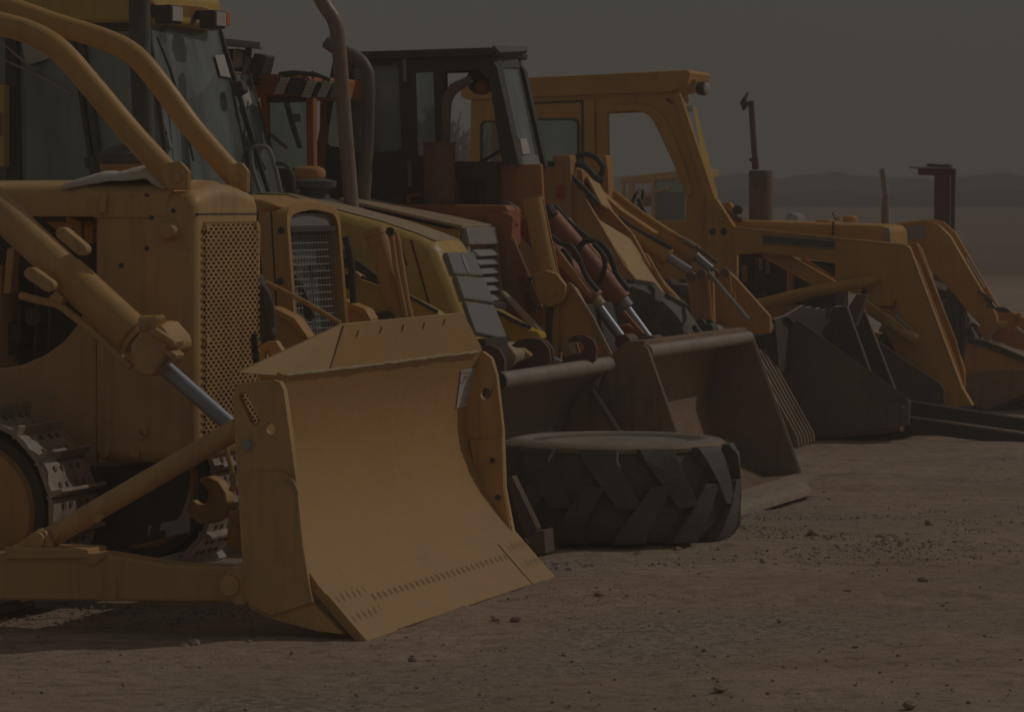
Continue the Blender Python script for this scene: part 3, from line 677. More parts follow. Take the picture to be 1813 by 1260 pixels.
# ================================================================== tyre on the ground, timber prop
tx, ty = .53, 18.74; tr_ = .60; tw = .25; tz = gz(ty)
def to_uv(x, y): return (x*CT - y*ST, x*ST + y*CT)
tu, tv = to_uv(tx, ty)
ty_o = thing('tractor_tyre', 'large black tractor tyre lying on its side in front of the buckets', 'tyre', (tu, tv))
zc_ = tz + tw + .012
MB().lathe((tu, tv, zc_), (0, 0, 1), [(.30, -tw*.86), (.36, -tw), (.46, -tw*1.0), (.545, -tw*.9), (.585, -tw*.55), (.595, 0), (.585, tw*.55), (.545, tw*.9), (.46, tw*1.0), (.36, tw*.98), (.30, tw*.86)], 72).build('carcass', RUBBER, ty_o)
MB().lathe((tu, tv, zc_+tw*.985), (0, 0, 1), [(.548, -.022), (.553, -.006), (.558, -.006), (.5615, -.016)], 72).build('orange_ring', OBR, ty_o)  # thin orange line round the upper shoulder
MB().lathe((tu, tv, zc_), (0, 0, 1), [(.425, tw*.98), (.44, tw*1.03), (.49, tw*1.05), (.54, tw*1.01), (.565, tw*.93), (.562, tw*.85)], 72).build('sidewall', DUSTR, ty_o)
lg = MB(); SLOT; NL = 12
for side in (1, -1):
    for k in range(NL):
        a0 = 2*math.pi*(k + (.5 if side < 0 else 0))/NL + .1 + random.uniform(-.035, .035); wj = random.uniform(.85, 1.15)
        path = []
        for t, rad, hgt in ((0, .545, tw*.95), (.12, .60, tw*.94), (.35, .636, tw*.72), (.7, .643, tw*.25), (1.0, .640, -tw*.22)):
            ang = a0 + (.05*t if t < .4 else .02+.24*(t-.4)/.6); path.append((ang, rad, hgt*side, .060+.030*(1-t)))
        vs, fs = [], []
        for (ang, rad, h, hw) in path:
            w = hw*wj/rad
            for (da, rr) in ((-w*1.25, -.075), (-w, 0), (w, 0), (w*1.25, -.075)):
                r2 = rad+rr + random.uniform(-.006, .004); vs.append((tu + r2*math.cos(ang+da), tv + r2*math.sin(ang+da), zc_+h))
        for i in range(len(path)-1):
            for j in range(3): q = i*4+j; fs.append((q, q+1, q+5, q+4))
        fs += [(0, 1, 2, 3), tuple(reversed([(len(path)-1)*4+j for j in range(4)]))]
        lg.add(vs, fs)
lg.build('tread_lugs', RUBBER, ty_o, bevel=.020, ang=40, seg=3)
df = MB(); df.v.append((tu, tv, zc_+tw*.93))
for k in range(48):
    a = 6.2832*k/48
    for q, (rr_, dz2) in enumerate(((.2, .022), (.34, .012), (.432, .006))): df.v.append((tu+rr_*math.cos(a), tv+rr_*math.sin(a), zc_+tw*.89+dz2+.012*mnoise.noise(Vector((math.cos(a)*3, math.sin(a)*3, rr_*9)))))
for k in range(48):
    b0, b1 = 1+3*k, 1+3*((k+1) % 48); df.f += [(0, b0, b1), (b0, b0+1, b1+1, b1), (b0+1, b0+2, b1+2, b1+1)]
df.build('dirt_fill', DIRT, ty_o)
wv = 17.05
wp = thing('timber_prop', 'weathered timber prop leaning behind the bulldozer blade beside the tyre', 'timber', (P(935, 980, wv)[0], wv))
MB().px([(896, 846), (906, 842), (950, 934), (948, 945), (926, 945)], wv-.05, wv+.03).build('brace_beam', WOOD, wp, bevel=.005)
MB().px([(926, 944), (963, 938), (966, 980), (932, 984)], wv-.06, wv+.10).build('foot_block', WOOD, wp, bevel=.006)
# helpers for the parked machines
def plate(parent, name, mat, pts, v0, th=.03, bevel=.006, holes=()):
    return MB().px(pts, v0, v0+th, holes).build(name, mat, parent, bevel=bevel)
def bar(parent, name, mat, pts, v, r, n=14, smooth=0, bevel=0):
    return MB().tube(uzpath(v, pts), r, n, smooth=smooth).build(name, mat, parent, bevel=bevel)
def quad(parent, name, mat, pts, th=.006, bevel=0):
    "pts = [(px,py,v)] ; a pane or plate spanning across the machine"
    q = [P(*p) for p in pts]; a, b, c = Vector(q[0]), Vector(q[1]), Vector(q[2]); nn = (b-a).cross(c-a).normalized()
    return MB().prism3(q, nn*th).build(name, mat, parent, bevel=bevel)
def wheel(parent, name, c, r, w, rimmat, lugs=16, mat=None, n=48, rimr=.52):
    "a wheel standing upright, axle along v; c = centre of the near face"
    mat = mat or RUBD
    m = MB().lathe(c, (0, 1, 0), [(r*rimr, .03), (r*.62, 0), (r*.84, .01), (r*.94, .05), (r*.955, w*.5), (r*.94, w-.05), (r*.84, w-.01), (r*.62, w), (r*rimr, w-.03)], n).build(name, mat, parent)
    lg = MB()
    for k in range(lugs):
        for s in (0, 1):
            a0 = 6.2832*(k+.5*s)/lugs
            vs, fs = [], []
            for t in range(4):
                f = t/3; a = a0+.24*f; vv = (f*w*.55) if s == 0 else (w-f*w*.55); rr = r*(1 if t else .93)
                for (da, dr) in ((-.055, -.07), (-.04, 0), (.04, 0), (.055, -.07)):
                    vs.append((c[0]+(rr+dr)*math.cos(a+da), c[1]+vv, c[2]+(rr+dr)*math.sin(a+da)))
            for i in range(3):
                for j in range(3): q = i*4+j; fs.append((q, q+1, q+5, q+4))
            fs += [(0, 1, 2, 3), (15, 14, 13, 12)]
            lg.add(vs, fs)
    lg.build('tread_lugs', mat, m)
    MB().lathe((c[0], c[1]+.05, c[2]), (0, 1, 0), [(.05, -.03), (r*.2, -.02), (r*.22, .06), (r*.42, .07), (r*.47, .0), (r*.53, -.02), (r*.54, .05)], 40).build('rim', rimmat, m)
    return m

# ================================================================== old ochre crawler loader (second in the row)
V2, V2F = 16.95, 17.72
m2 = thing('crawler_loader', 'ochre brown loader with a narrow wire-mesh radiator opening, second machine of the row', 'loader', (-7.2, 17.3))
pN = lambda x, y: P(x, y, V2)
zt2 = P(508, 366, V2)[2]; zb2 = .45
utop = P(506, 372, V2)[0]; ubot = P(540, 640, V2)[0]; uback = P(330, 400, V2)[0]
# engine cowl: rounded, leaning front
prof2 = []
r2 = .09
for k in range(7): a = math.pi - math.pi/2*k/6; prof2.append((V2+r2+r2*math.cos(a), zt2-r2+r2*math.sin(a)))
for k in range(1, 5): prof2.append((V2+r2+(V2F-V2-2*r2)*k/5, zt2+.02*math.sin(math.pi*k/5)))
for k in range(7): a = math.pi/2 - math.pi/2*k/6; prof2.append((V2F-r2+r2*math.cos(a), zt2-r2+r2*math.sin(a)))
ring = [(V2, zb2)] + prof2 + [(V2F, zb2)]
def lean(z): return utop + (ubot-utop)*(zt2-z)/(zt2-zb2)
cm = MB(); n = len(ring)
cm.v = [(uback, v, z) for v, z in ring] + [(lean(z)-.16, v, z) for v, z in ring]
cm.f = [tuple(range(n)), tuple(reversed(range(n, 2*n)))] + [(i, (i+1) % n, n+(i+1) % n, n+i) for i in range(n)]
cm.build('engine_cowl', OCHRE, m2, bevel=.01)
fm = MB(); cz_ = (zt2+zb2)/2
hole = [(v, z) for v, z in ring]
inner = [((v-(V2+V2F)/2)*.90+(V2+V2F)/2, (z-zt2)*.97+zt2-.035) for v, z in ring]
fm.v = [(lean(z)-.15, v-.004*(1 if v < 17.3 else -1), z) for v, z in ring] + [(lean(z), v, z) for v, z in ring] + [(lean(z), v, z) for v, z in inner] + [(lean(z)-.1, v, z) for v, z in inner]
for i in range(n):
    j = (i+1) % n
    fm.f += [(i, j, n+j, n+i), (n+i, n+j, 2*n+j, 2*n+i), (2*n+i, 2*n+j, 3*n+j, 3*n+i)]
nose2 = fm.build('nose_surround', OCHRE, m2, bevel=.008)
# mesh: fine grid of wires, pale patch on top, dark bar, core behind
zm = P(512, 404, V2)[2]
wm = MB()
iv0, iv1, iz0, iz1 = V2+.045, V2F-.045, zb2+.02, zt2-.045
k = iv0
while k < iv1: wm.tube([(lean(iz0)-.05, k, iz0), (lean(zm)-.05, k, zm)], .0032, 4); k += .042
z = iz0
while z < zm: wm.tube([(lean(z)-.05, iv0, z), (lean(z)-.05, iv1, z)], .0032, 4); z += .036
wm.build('wire_mesh', LGREY, nose2)
MB().prism3([(lean(iz0)-.1, iv0, iz0), (lean(iz0)-.1, iv1, iz0), (lean(iz1)-.1, iv1, iz1), (lean(iz1)-.1, iv0, iz1)], (-.03, 0, 0)).build('radiator_core', GREYG, nose2)
MB().prism3([(lean(zm)-.03, iv0-.01, zm+.01), (lean(zm)-.03, iv1+.01, zm+.01), (lean(iz1)-.03, iv1-.02, iz1+.01), (lean(iz1)-.03, iv0+.02, iz1+.01)], (-.02, 0, 0)).build('top_panel', GREYG, nose2)
MB().box(lean(zm)-.06, lean(zm)-.01, iv0-.012, iv1+.012, zm-.022, zm+.008).build('cross_bar', DARK, nose2, bevel=.004)
zmid = P(520, 478, V2)[2]
for va, vb in ((iv0, iv0+.22), (iv1-.28, iv1)): MB().box(lean(zmid)-.08, lean(zmid)-.062, va, vb, zmid-.015, zmid+.015).build('cross_bar', DARK, nose2)
for pts in ([(528, 490), (545, 520), (560, 560)], [(536, 540), (560, 566)], [(590, 420), (600, 470), (604, 540)]):
    MB().tube([(P(x, y, V2+.2)[0]-.06, P(x, y, V2+.2)[1]+(.1 if x < 570 else .35), P(x, y, V2+.2)[2]) for x, y in pts], .02, 8, smooth=3).build('coolant_hose', DARK, nose2)
plate(m2, 'cowl_seam', DARK, [(478, 374), (481, 374), (492, 560), (489, 560)], V2-.003, .004, 0)
dots([(498, 408), (496, 498)], V2, .018, .006, DARK, m2)
# hood line reaching back to the cowl behind the dozer
MB().px([(150, 330), (462, 352), (500, 366), (460, 380), (150, 372)], V2+.02, V2F-.02).build('hood_rear', OCHRE, m2, bevel=.03)
bar(m2, 'exhaust_stack', GREYB, [(246, -60), (248, 100), (256, 250), (262, 335)], V2+.3, .055, 18)
c = P(222, 332, V2+.3); sc = 17.6/F_PX
MB().lathe((c[0], c[1], c[2]), (0, 0, 1), [(.06, 0), (.06, .02), (.125, .03), (.13, .10), (.135, .105), (.13, .125)], 28).build('precleaner_body', OBR, m2)
MB().lathe((c[0], c[1], c[2]+.12), (0, 0, 1), [(.135, 0), (.145, .015), (.14, .05), (.10, .085), (.03, .10)], 28).build('precleaner_cap', GREYB, m2)
# loader arms either side of the nose, tilt rod
for v, pts in ((16.62, [(438, 540), (484, 544), (521, 563), (546, 598), (505, 650), (430, 650)]), (17.86, [(560, 522), (608, 531), (646, 547), (657, 566), (640, 600), (560, 600)])):
    am = plate(m2, 'loader_arm', OCHRE, pts, v, .13, .012)
    plate(am, 'arm_flange', DYEL, [(p[0], p[1]) for p in pts[1:4]] + [(pts[3][0]-10, pts[3][1]), (pts[2][0]-8, pts[2][1]+9), (pts[1][0], pts[1][1]+10)], v-.012, .012, .004)
bar(m2, 'tilt_rod', OCHRE, [(470, 500), (540, 535), (603, 573)], 16.8, .013, 10, 4)
MB().px([(300, 600), (640, 600), (640, 800), (300, 800)], V2+.1, V2F-.1).build('chassis_light_block', DARK, m2)  # hidden dark chassis box, added to block light underneath
MB().px([(330, 640), (560, 640), (600, 720), (560, 800), (330, 800)], V2-.35, V2-.03).build('track', DARK, m2, bevel=.04)

# ================================================================== modern backhoe loader (third)
V3, V3F = 19.0, 19.60
m3 = thing('backhoe_loader', 'yellow backhoe loader with sloping hood, grey moulded nose grille and glazed cab', 'backhoe loader', (-8, 19.4))
side = [(440, 352), (500, 354), (584, 379), (670, 402), (731, 423), (764, 437), (776, 446), (800, 505), (826, 575), (845, 640), (440, 640)]
su = UZ(V3, side); n = len(su)
hm = MB(); dv = V3F-V3; r3 = .09
rows = []
for (off, dr) in ((0, 1), (.02, .45), (.06, .10), (.12, 0), (dv*.5, -.10), (dv-.12, 0), (dv-.06, .10), (dv-.02, .45), (dv, 1)):
    row = []
    for i, (u, z) in enumerate(su):
        dz_ = -.055*dr if i < 6 else 0
        du_ = -.06*dr if 5 <= i <= 9 else 0
        row.append((u+du_, V3+off, z+.055*.0+dz_+ (.03 if i < 6 else 0)))
    rows.append(row)
for row in rows: hm.v += row
for a in range(len(rows)-1):
    for i in range(n): hm.f.append((a*n+i, a*n+(i+1) % n, (a+1)*n+(i+1) % n, (a+1)*n+i))
hm.f += [tuple(range(n)), tuple(reversed(range((len(rows)-1)*n, len(rows)*n)))]
hood3 = hm.build('hood', YEL, m3, ang=32)
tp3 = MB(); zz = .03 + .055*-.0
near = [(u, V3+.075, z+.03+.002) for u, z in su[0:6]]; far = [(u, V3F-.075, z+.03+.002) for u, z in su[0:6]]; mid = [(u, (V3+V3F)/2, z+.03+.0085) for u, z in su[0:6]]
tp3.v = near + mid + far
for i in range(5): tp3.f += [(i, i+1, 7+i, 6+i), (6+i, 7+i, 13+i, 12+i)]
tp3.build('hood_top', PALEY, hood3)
plate(hood3, 'panel_seam', DARK, [(726, 425), (729, 424), (760, 535), (757, 536)], V3-.004, .006, 0)
plate(hood3, 'panel_seam', DARK, [(700, 412), (703, 412), (722, 470), (719, 470)], V3-.004, .006, 0)
# grey nose grille with three bands and an oval badge plate
gq = [(782, 447), (830, 447), (886, 590), (830, 578)]
ga, gb, gc, gd = P(782, 449, V3+.06), P(832, 449, V3F-.03), P(886, 588, V3F-.03), P(829, 577, V3+.06)
ga, gb, gc, gd = map(Vector, (ga, gb, gc, gd)); gn = (gb-ga).cross(gd-ga).normalized()
if gn.x < 0: gn = -gn
GL = lambda s, t: ga.lerp(gd, t).lerp(gb.lerp(gc, t), s)
gp = MB()
for t0, t1, lift in ((0.0, .31, .03), (.33, .655, .034), (.675, 1.12, .03)):
    lo = [GL(.02, t0), GL(.98, t0), GL(.99, t1), GL(.01, t1)]
    gp.prism3([p - gn*.03 for p in lo], gn*(.03+lift))
g3 = gp.build('nose_grille', GREYG, m3, bevel=.012, seg=3)
cb = GL(.50, .155) + gn*.030
bd = MB(); e1 = (gb-ga).normalized(); e2 = (gd-ga).normalized()
bd.prism3([cb + e1*(.030*math.cos(k*.3142)) + e2*(.062*math.sin(k*.3142)) for k in range(20)], gn*.004)
bd.build('oval_badge', LGREY, g3)
# air cleaner cones on the hood
c = P(556, 362, V3+.35); MB().lathe(c, (0, 0, 1), [(.13, 0), (.10, .015), (.085, .06), (.08, .085), (.125, .095), (.13, .13), (.05, .15)], 28).build('precleaner', GREYB, m3, bevel=.003)
c = P(548, 345, V3+.75); MB().lathe(c, (0, 0, 1), [(.085, 0), (.085, .10), (.092, .10), (.095, .13), (.085, .15), (.05, .165)], 28).build('precleaner', OBR, m3)
bar(m3, 'exhaust_pipe', PIPE, [(545, -60), (558, -22), (576, 12), (593, 40), (600, 85), (606, 160), (613, 250), (619, 320), (624, 388)], V3+.5, .042, 20, 5)
bar(m3, 'hood_rail', DARK, [(580, 352), (640, 366), (640, 372)], V3+.8, .01, 8)
# loader arms and cylinders
la = plate(m3, 'loader_arm', YEL, [(588, 478), (604, 472), (622, 474), (637, 486), (640, 494), (700, 515), (760, 545), (800, 570), (720, 570), (650, 545), (606, 522), (588, 515)], 18.55, .12, .014)
dots([(619, 498)], 18.55, .042, .004, INK, la, 'pivot_bore')
bar(la, 'grease_tube', DARK, [(640, 490), (700, 512), (775, 552)], 18.54, .010, 8)
la = plate(m3, 'loader_arm', BYEL, [(868, 546), (880, 550), (938, 583), (955, 588), (958, 600), (940, 612), (910, 612), (884, 585)], 20.15, .13, .014)
bar(la, 'grease_tube', YEL, [(874, 548), (936, 586)], 20.13, .014, 8)
bar(la, 'hose', HOSE, [(880, 552), (920, 572), (940, 580)], 20.1, .012, 8)
lcy = bar(m3, 'lift_cylinder', OCHRE, [(665, 412), (690, 500), (712, 575)], 18.42, .058, 22)
bar(lcy, 'gland', OCHRE, [(662, 405), (666, 418)], 18.42, .064, 22, bevel=.004)
bar(lcy, 'feed_pipe', OCHRE, [(688, 408), (694, 420), (700, 470), (718, 560)], 18.36, .014, 10)
bar(lcy, 'feed_pipe', OCHRE, [(700, 412), (704, 425), (722, 540), (728, 562)], 18.4, .016, 10)
dots([(692, 410)], 18.36, .024, .02, DARK, lcy, 'fitting')
for k in range(3): bar(m3, 'hose', GREYB if k else HOSE, [(590, 458+5*k), (620, 460+6*k), (640, 470+5*k), (668, 492+3*k)], 18.45+.03*k, .012, 8, 4)
plate(m3, 'bracket', GREYB, [(597, 440), (615, 442), (612, 458), (598, 456)], 18.8, .1, .004)
MB().px(oval(675, 566, 17, 15, 24), 18.3, 18.5).build('hose_reel', DARK, m3, bevel=.01)
MB().px([(500, 600), (860, 600), (860, 760), (500, 760)], V3+.1, V3F-.1).build('chassis_light_block', DARK, m3)  # unseen dark box added to stop light under the backhoe
for v in (18.55, 19.9): wheel(m3, 'front_wheel', (P(700, 700, v)[0]-.1, v, .40), .44, .32, DYEL, 12)
# lower linkage ahead of the grille
plate(m3, 'link_casting', PALEY, [(832, 590), (860, 592), (872, 604), (900, 608), (914, 628), (906, 660), (860, 640), (845, 612)], 19.7, .2, .02)
bar(m3, 'tilt_rod', CHROME, [(893, 623), (920, 645), (950, 668)], 20.0, .018, 12)
bar(m3, 'hose', GREYB, [(818, 570), (850, 580), (872, 598)], 19.6, .012, 8)
bar(m3, 'tilt_cylinder', YEL, [(915, 620), (960, 655)], 20.3, .04, 14)

# cab
CV0, CV1 = 18.6, 20.2
roof = MB()
rt = UZ(CV0, [(-150, -44), (150, -40), (240, -36), (272, -16), (276, 40), (258, 41), (60, 43), (-150, 46)])
roof.prism(rt, CV0-.03, CV1-.60)
cab_roof = roof.build('cab_roof', YEL, m3, bevel=.035, seg=4)
# front fascia of roof sloping forward over the windscreen
fz = [P(272, 6, CV0-.02), P(272, 40, CV0-.02)]
fv = MB(); u_a = P(273, 20, CV0)[0]; zA, zB = P(273, 12, CV0)[2], P(273, 39, CV0)[2]
fv.prism3([(u_a-.02, CV0-.02, zB), (u_a+.03, CV0+.02, zA), (u_a+.03, CV0+.4, zA+.035), (u_a+.03, CV0+.7, zA+.035), (u_a+.03, CV1-.68, zA), (u_a-.02, CV1-.62, zB)], (-.35, 0, 0))
fv.build('roof_fascia', OCHRE, cab_roof, bevel=.012)
def face_lamp(parent, px_, py_, v, w, h, dep, body, lens, name='work_lamp'):
    q = P(px_, py_, v); b = MB().box(q[0]-dep, q[0], v-w/2, v+w/2, q[2]-h/2, q[2]+h/2).build(name, body, parent, bevel=.008)
    MB().box(q[0], q[0]+.008, v-w/2+.012, v+w/2-.012, q[2]-h/2+.012, q[2]+h/2-.012).build('lens', lens, b, bevel=.003); return b
def side_box(parent, pts, v, w, body, name='lamp_housing'): return plate(parent, name, body, pts, v, w, .008)
mk = side_box(cab_roof, [(256, 4), (273, 5), (271, 32), (256, 31)], CV0-.075, .04, REDL, 'marker_lamp')
for (x, y) in ((303, 24), (381, 33)):
    q = PU(x, y, u_a+.16)
    lp = MB().prism3([(q[0]-.10, q[1], q[2]-.055), (q[0], q[1], q[2]-.05), (q[0], q[1], q[2]+.05), (q[0]-.10, q[1], q[2]+.045)], (0, .17, 0)).build('work_lamp', BLK, m3, bevel=.012)
    MB().box(q[0]-.01, q[0]+.006, q[1]+.014, q[1]+.156, q[2]-.04, q[2]+.04).build('lens', LAMP, lp, bevel=.005)
    MB().box(q[0]-.16, q[0]-.09, q[1]+.06, q[1]+.1, q[2]-.0, q[2]+.05).build('bracket', BLK, lp)
MB().px([(398, 20), (402, 22), (402, 44), (398, 46)], 20.05, 20.1).build('marker_lamp', AMBER, cab_roof)
# windscreen, posts, side glass
def on_plane(px_, py_, pl, lift=.012):
    a, b, c = (Vector(P(*q)) for q in pl[:3]); nn = (b-a).cross(c-a).normalized()
    if nn.x < 0: nn = -nn
    A, B = Vector(P(px_, py_, 5.0)), Vector(P(px_, py_, 30.0)); d = B-A
    t = ((a+nn*lift)-A).dot(nn)/d.dot(nn); return A+d*t, nn
frt = [(262, 46, 18.62), (386, 46, 19.78), (476, 345, 20.0), (303, 342, 18.62)]
quad(m3, 'windshield', WIND, frt, .006)
quad(m3, 'corner_glass', WIND, [(416, 132, 19.85), (440, 132, 20.15), (503, 345, 20.18), (478, 345, 20.02)], .006)
for pts, v in (([(262, 44), (303, 345)], 18.61), ([(387, 46), (477, 345)], 20.0-.21)):
    bar(m3, 'windshield_post', BLK, pts, v, .016, 8)
bar(m3, 'windshield_post', BLK, [(438, 126), (503, 345)], 20.18, .014, 8)
plate(m3, 'door_glass', GLASS, [(-150, 46), (124, 46), (165, 328), (-150, 328)], CV0+.05, .006, 0)
plate(m3, 'quarter_glass', GLASS, [(140, 46), (260, 46), (300, 328), (182, 328)], CV0+.05, .006, 0)
plate(m3, 'door_post', BLK, [(120, 44), (128, 44), (170, 330), (162, 330)], CV0, .05, .006)
plate(m3, 'door_post', GREYB, [(130, 44), (142, 44), (184, 330), (174, 330)], CV0, .07, .006)
plate(m3, 'door_post', BLK, [(8, 44), (28, 44), (34, 330), (10, 330)], CV0, .05, .006)
plate(m3, 'cab_beam', BLK, [(-150, 42), (262, 40), (262, 54), (-150, 58)], CV0, .05, .006)
plate(m3, 'cab_waist', BLK, [(-150, 322), (305, 325), (305, 420), (-150, 420)], CV0, .05, .006)
plate(m3, 'fender', YEL, [(-60, 150), (7, 150), (7, 296), (-60, 296)], CV0-.1, .08, .01)
plate(m3, 'decal', RED, [(-10, 205), (4, 200), (4, 240), (-10, 240)], CV0-.104, .004, 0)
bk = MB(); ur = P(-60, 200, CV0)[0]
bk.box(ur-.9, ur-.85, CV0, CV1, .8, 2.7).build('cab_rear', BLK, m3)
plate(m3, 'far_side_frame', BLK, [(-150, 40), (120, 40), (120, 400), (-150, 400)], CV1, .05, 0)
sb = P(120, 300, CV0+.7)
MB().box(sb[0]-.3, sb[0]+.2, CV0+.5, CV0+1.05, .9, 1.5).build('seat', BLK, m3, bevel=.06)
MB().box(sb[0]-.42, sb[0]-.26, CV0+.5, CV0+1.05, 1.4, 2.1).build('seat_back', BLK, m3, bevel=.06)
MB().tube([(sb[0]+.75, CV0+.77+.19*math.cos(k*.3927), 1.62+.15*math.sin(k*.3927)) for k in range(17)], .014, 8).build('steering_wheel', BLK, m3)
MB().box(sb[0]+.8, sb[0]+1.1, CV0+.3, CV1-.3, .8, 1.5).build('dashboard', GREYB, m3, bevel=.05)
pq = plate(m3, 'notice_sheet', PAPER, [(36, 68), (100, 66), (128, 92), (46, 116)], CV0+.02, .004, 0); pq['label'] = 'printed paper notice taped inside the door glass'
plate(m3, 'door_latch', GREYB, [(148, 278), (164, 276), (172, 300), (176, 326), (166, 328), (160, 300), (150, 296)], CV0-.03, .03, .006)
wpr = bar(m3, 'wiper', LIP, [(-40, 38), (6, 78), (64, 128)], CV0-.03, .006, 8)
bar(wpr, 'wiper_blade', LIP, [(6, 106), (28, 116), (62, 132), (90, 147), (127, 169)], CV0-.02, [.006, .007, .01, .009, .011], 8)
wpr = MB().tube([on_plane(x, y, frt, .03)[0] for x, y in ((278, 66), (300, 120), (322, 190), (343, 285))], [.006, .008, .011, .006], 8).build('wiper', BLK, m3)
wpr = MB().tube([on_plane(x, y, frt, .03)[0] for x, y in ((424, 190), (446, 250), (470, 300))], [.005, .012, .006], 8).build('wiper', BLK, m3)
def on_ws(pts, name, mat, lab=None):
    qs = [on_plane(x, y, frt, .012) for x, y, v in pts]
    o = MB().prism3([q[0] for q in qs], qs[0][1]*.003).build(name, mat, m3)
    if lab: o['label'] = lab
on_ws([(380, 98, 19.62), (396, 97, 19.78), (408, 138, 19.78), (390, 135, 19.62)], 'notice_sheet', PAPER, 'upper white paper stuck on the windshield')
on_ws([(424, 152, 19.92), (438, 152, 20.1), (447, 187, 20.1), (430, 188, 19.92)], 'notice_sheet', PAPER, 'lower white paper stuck on the windshield corner')
plate(m3, 'mirror', BLK, [(407, 146), (426, 142), (433, 162), (420, 170), (410, 170)], 19.6, .08, .01)
hr = MB().tube([P(x, y, 19.75) for x, y in ((462, 342), (448, 300), (444, 270), (450, 260), (468, 260), (478, 268), (488, 300), (498, 346))], .014, 10, smooth=4).build('grab_rail', LGREY, m3)
hr = MB().tube([P(x, y, 19.2) for x, y in ((489, 290), (500, 290), (510, 296), (518, 312), (522, 340))], .012, 10, smooth=4).build('grab_rail', GREYB, m3)
bar(m3, 'gas_strut', GREYG, [(270, 160), (286, 220), (298, 265)], 18.66, .026, 12)
for k in range(4): dots([(284+3*k, 212+8*k)], 18.63, .012, .004, DARK, m3, 'bolt')


# ================================================================== tractor loader with orange cab and slatted grey nose (fourth)
V4, V4F = 20.35, 20.95
m4 = thing('tractor_loader', 'tractor loader with small orange cab, black-sided hood and grey slatted nose', 'loader', (-7.8, 20.7))
h4 = plate(m4, 'hood', DYEL, [(600, 352), (640, 369), (700, 384), (792, 405), (816, 403), (812, 408), (818, 560), (822, 640), (600, 640)], V4, V4F-V4, .012)
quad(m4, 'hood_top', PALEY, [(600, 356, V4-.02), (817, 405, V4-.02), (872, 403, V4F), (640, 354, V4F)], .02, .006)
plate(h4, 'black_side_panel', BLK, [(600, 366), (640, 376), (700, 390), (788, 411), (789, 432), (760, 440), (600, 400)], V4-.012, .012, .003)
plate(h4, 'corner_post', OCHRE, [(792, 410), (813, 405), (816, 460), (800, 440), (793, 432)], V4-.01, .01, .002)
# slatted nose
a4, b4 = P(821, 404, V4+.03), P(877, 408, V4F); du4 = P(842, 500, V4+.03)[0]-a4[0]; zb4 = P(842, 560, V4+.03)[2]
gm4 = MB(); u4 = a4[0]+.02; zt4 = a4[2]; u5 = u4+.07
def n4(z): return u4 + (zt4-z)*.10
zs = [P(878, y, V4F)[2] for y in (432, 447, 462, 478, 493, 508, 525, 541)]
gm4.prism3([(n4(zt4), V4+.02, zt4), (n4(zt4), V4F, zt4+.005), (n4(zs[0])+.01, V4F, zs[0]), (n4(zs[0])+.01, V4+.02, zs[0])], (-.05, 0, 0))
for k in range(1, 7): 
    z = zs[k]+.0; gm4.prism3([(n4(z)+.014, V4+.06, z-.016), (n4(z)-.03, V4+.06, z+.028), (n4(z)-.045, V4+.06, z+.022), (n4(z)-.005, V4+.06, z-.024)], (0, V4F-V4-.08, 0))
for va, vb in ((V4+.02, V4+.06), (V4F-.03, V4F+.01)):
    gm4.prism3([(n4(zs[0]), va, zs[0]), (n4(zb4-.1), va, zb4-.1), (n4(zb4-.1)-.05, va, zb4-.1), (n4(zs[0])-.05, va, zs[0])], (0, vb-va, 0))
ng = gm4.build('slatted_grille', LGREY, m4, bevel=.005)
MB().prism3([(n4(zt4)-.05, V4+.03, zt4-.02), (n4(zt4)-.06, V4F-.02, zt4-.02), (n4(zb4)-.05, V4F-.02, zb4-.1), (n4(zb4)-.05, V4+.03, zb4-.1)], (-.03, 0, 0)).build('grille_backing', BLK, ng)
bar(m4, 'exhaust_stack', PIPED, [(578, 74), (600, 88), (630, 102), (646, 120), (652, 150), (650, 250), (643, 362)], V4+.35, .042, 18, 5)
MB().px([(560, 420), (860, 540), (860, 760), (560, 760)], V4+.1, V4F-.1).build('chassis_light_block', DARK, m4)  # unseen dark box added below the hood to block light
# tan loader arms meeting the hooked bucket
la = MB().px([(925, 352), (954, 344), (962, 352), (1001, 540), (972, 545)], 20.72, 20.73).build('arm_cover', OCHRE, m4)
bar(m4, 'lift_cylinder', OCHRE, [(943, 352), (960, 440), (984, 545)], 20.72, .060, 24)
pv = plate(m4, 'pivot_plate', OCHRE, [(940, 487), (966, 478), (985, 485), (1000, 505), (1000, 520), (994, 536), (972, 545), (952, 535), (944, 510)], 20.58, .06, .01)
dots([(976, 522)], 20.58, .018, .006, TAN, pv, 'pin')
plate(m4, 'arm_leg', OCHRE, [(960, 535), (990, 540), (986, 640), (955, 640)], 20.62, .12, .012)
ar = plate(m4, 'loader_arm', OCHRE, [(990, 515), (1006, 500), (1020, 512), (1046, 560), (1082, 635), (1074, 655), (1010, 655), (988, 610)], 20.66, .05, .006)
plate(ar, 'arm_edge', PALEY, [(1006, 500), (1012, 502), (1050, 560), (1086, 632), (1080, 638), (1046, 562)], 20.64, .02, .003)
bar(m4, 'hose', HOSE, [(940, 490), (935, 510), (942, 535), (958, 548)], 20.55, .012, 8, 5)
plate(m4, 'arm_leg', PALEY, [(883, 515), (889, 515), (960, 588), (948, 592)], 20.45, .08, .006)
plate(m4, 'arm_web', DARK, [(968, 545), (978, 545), (972, 640), (962, 640)], 20.60, .03, .003)
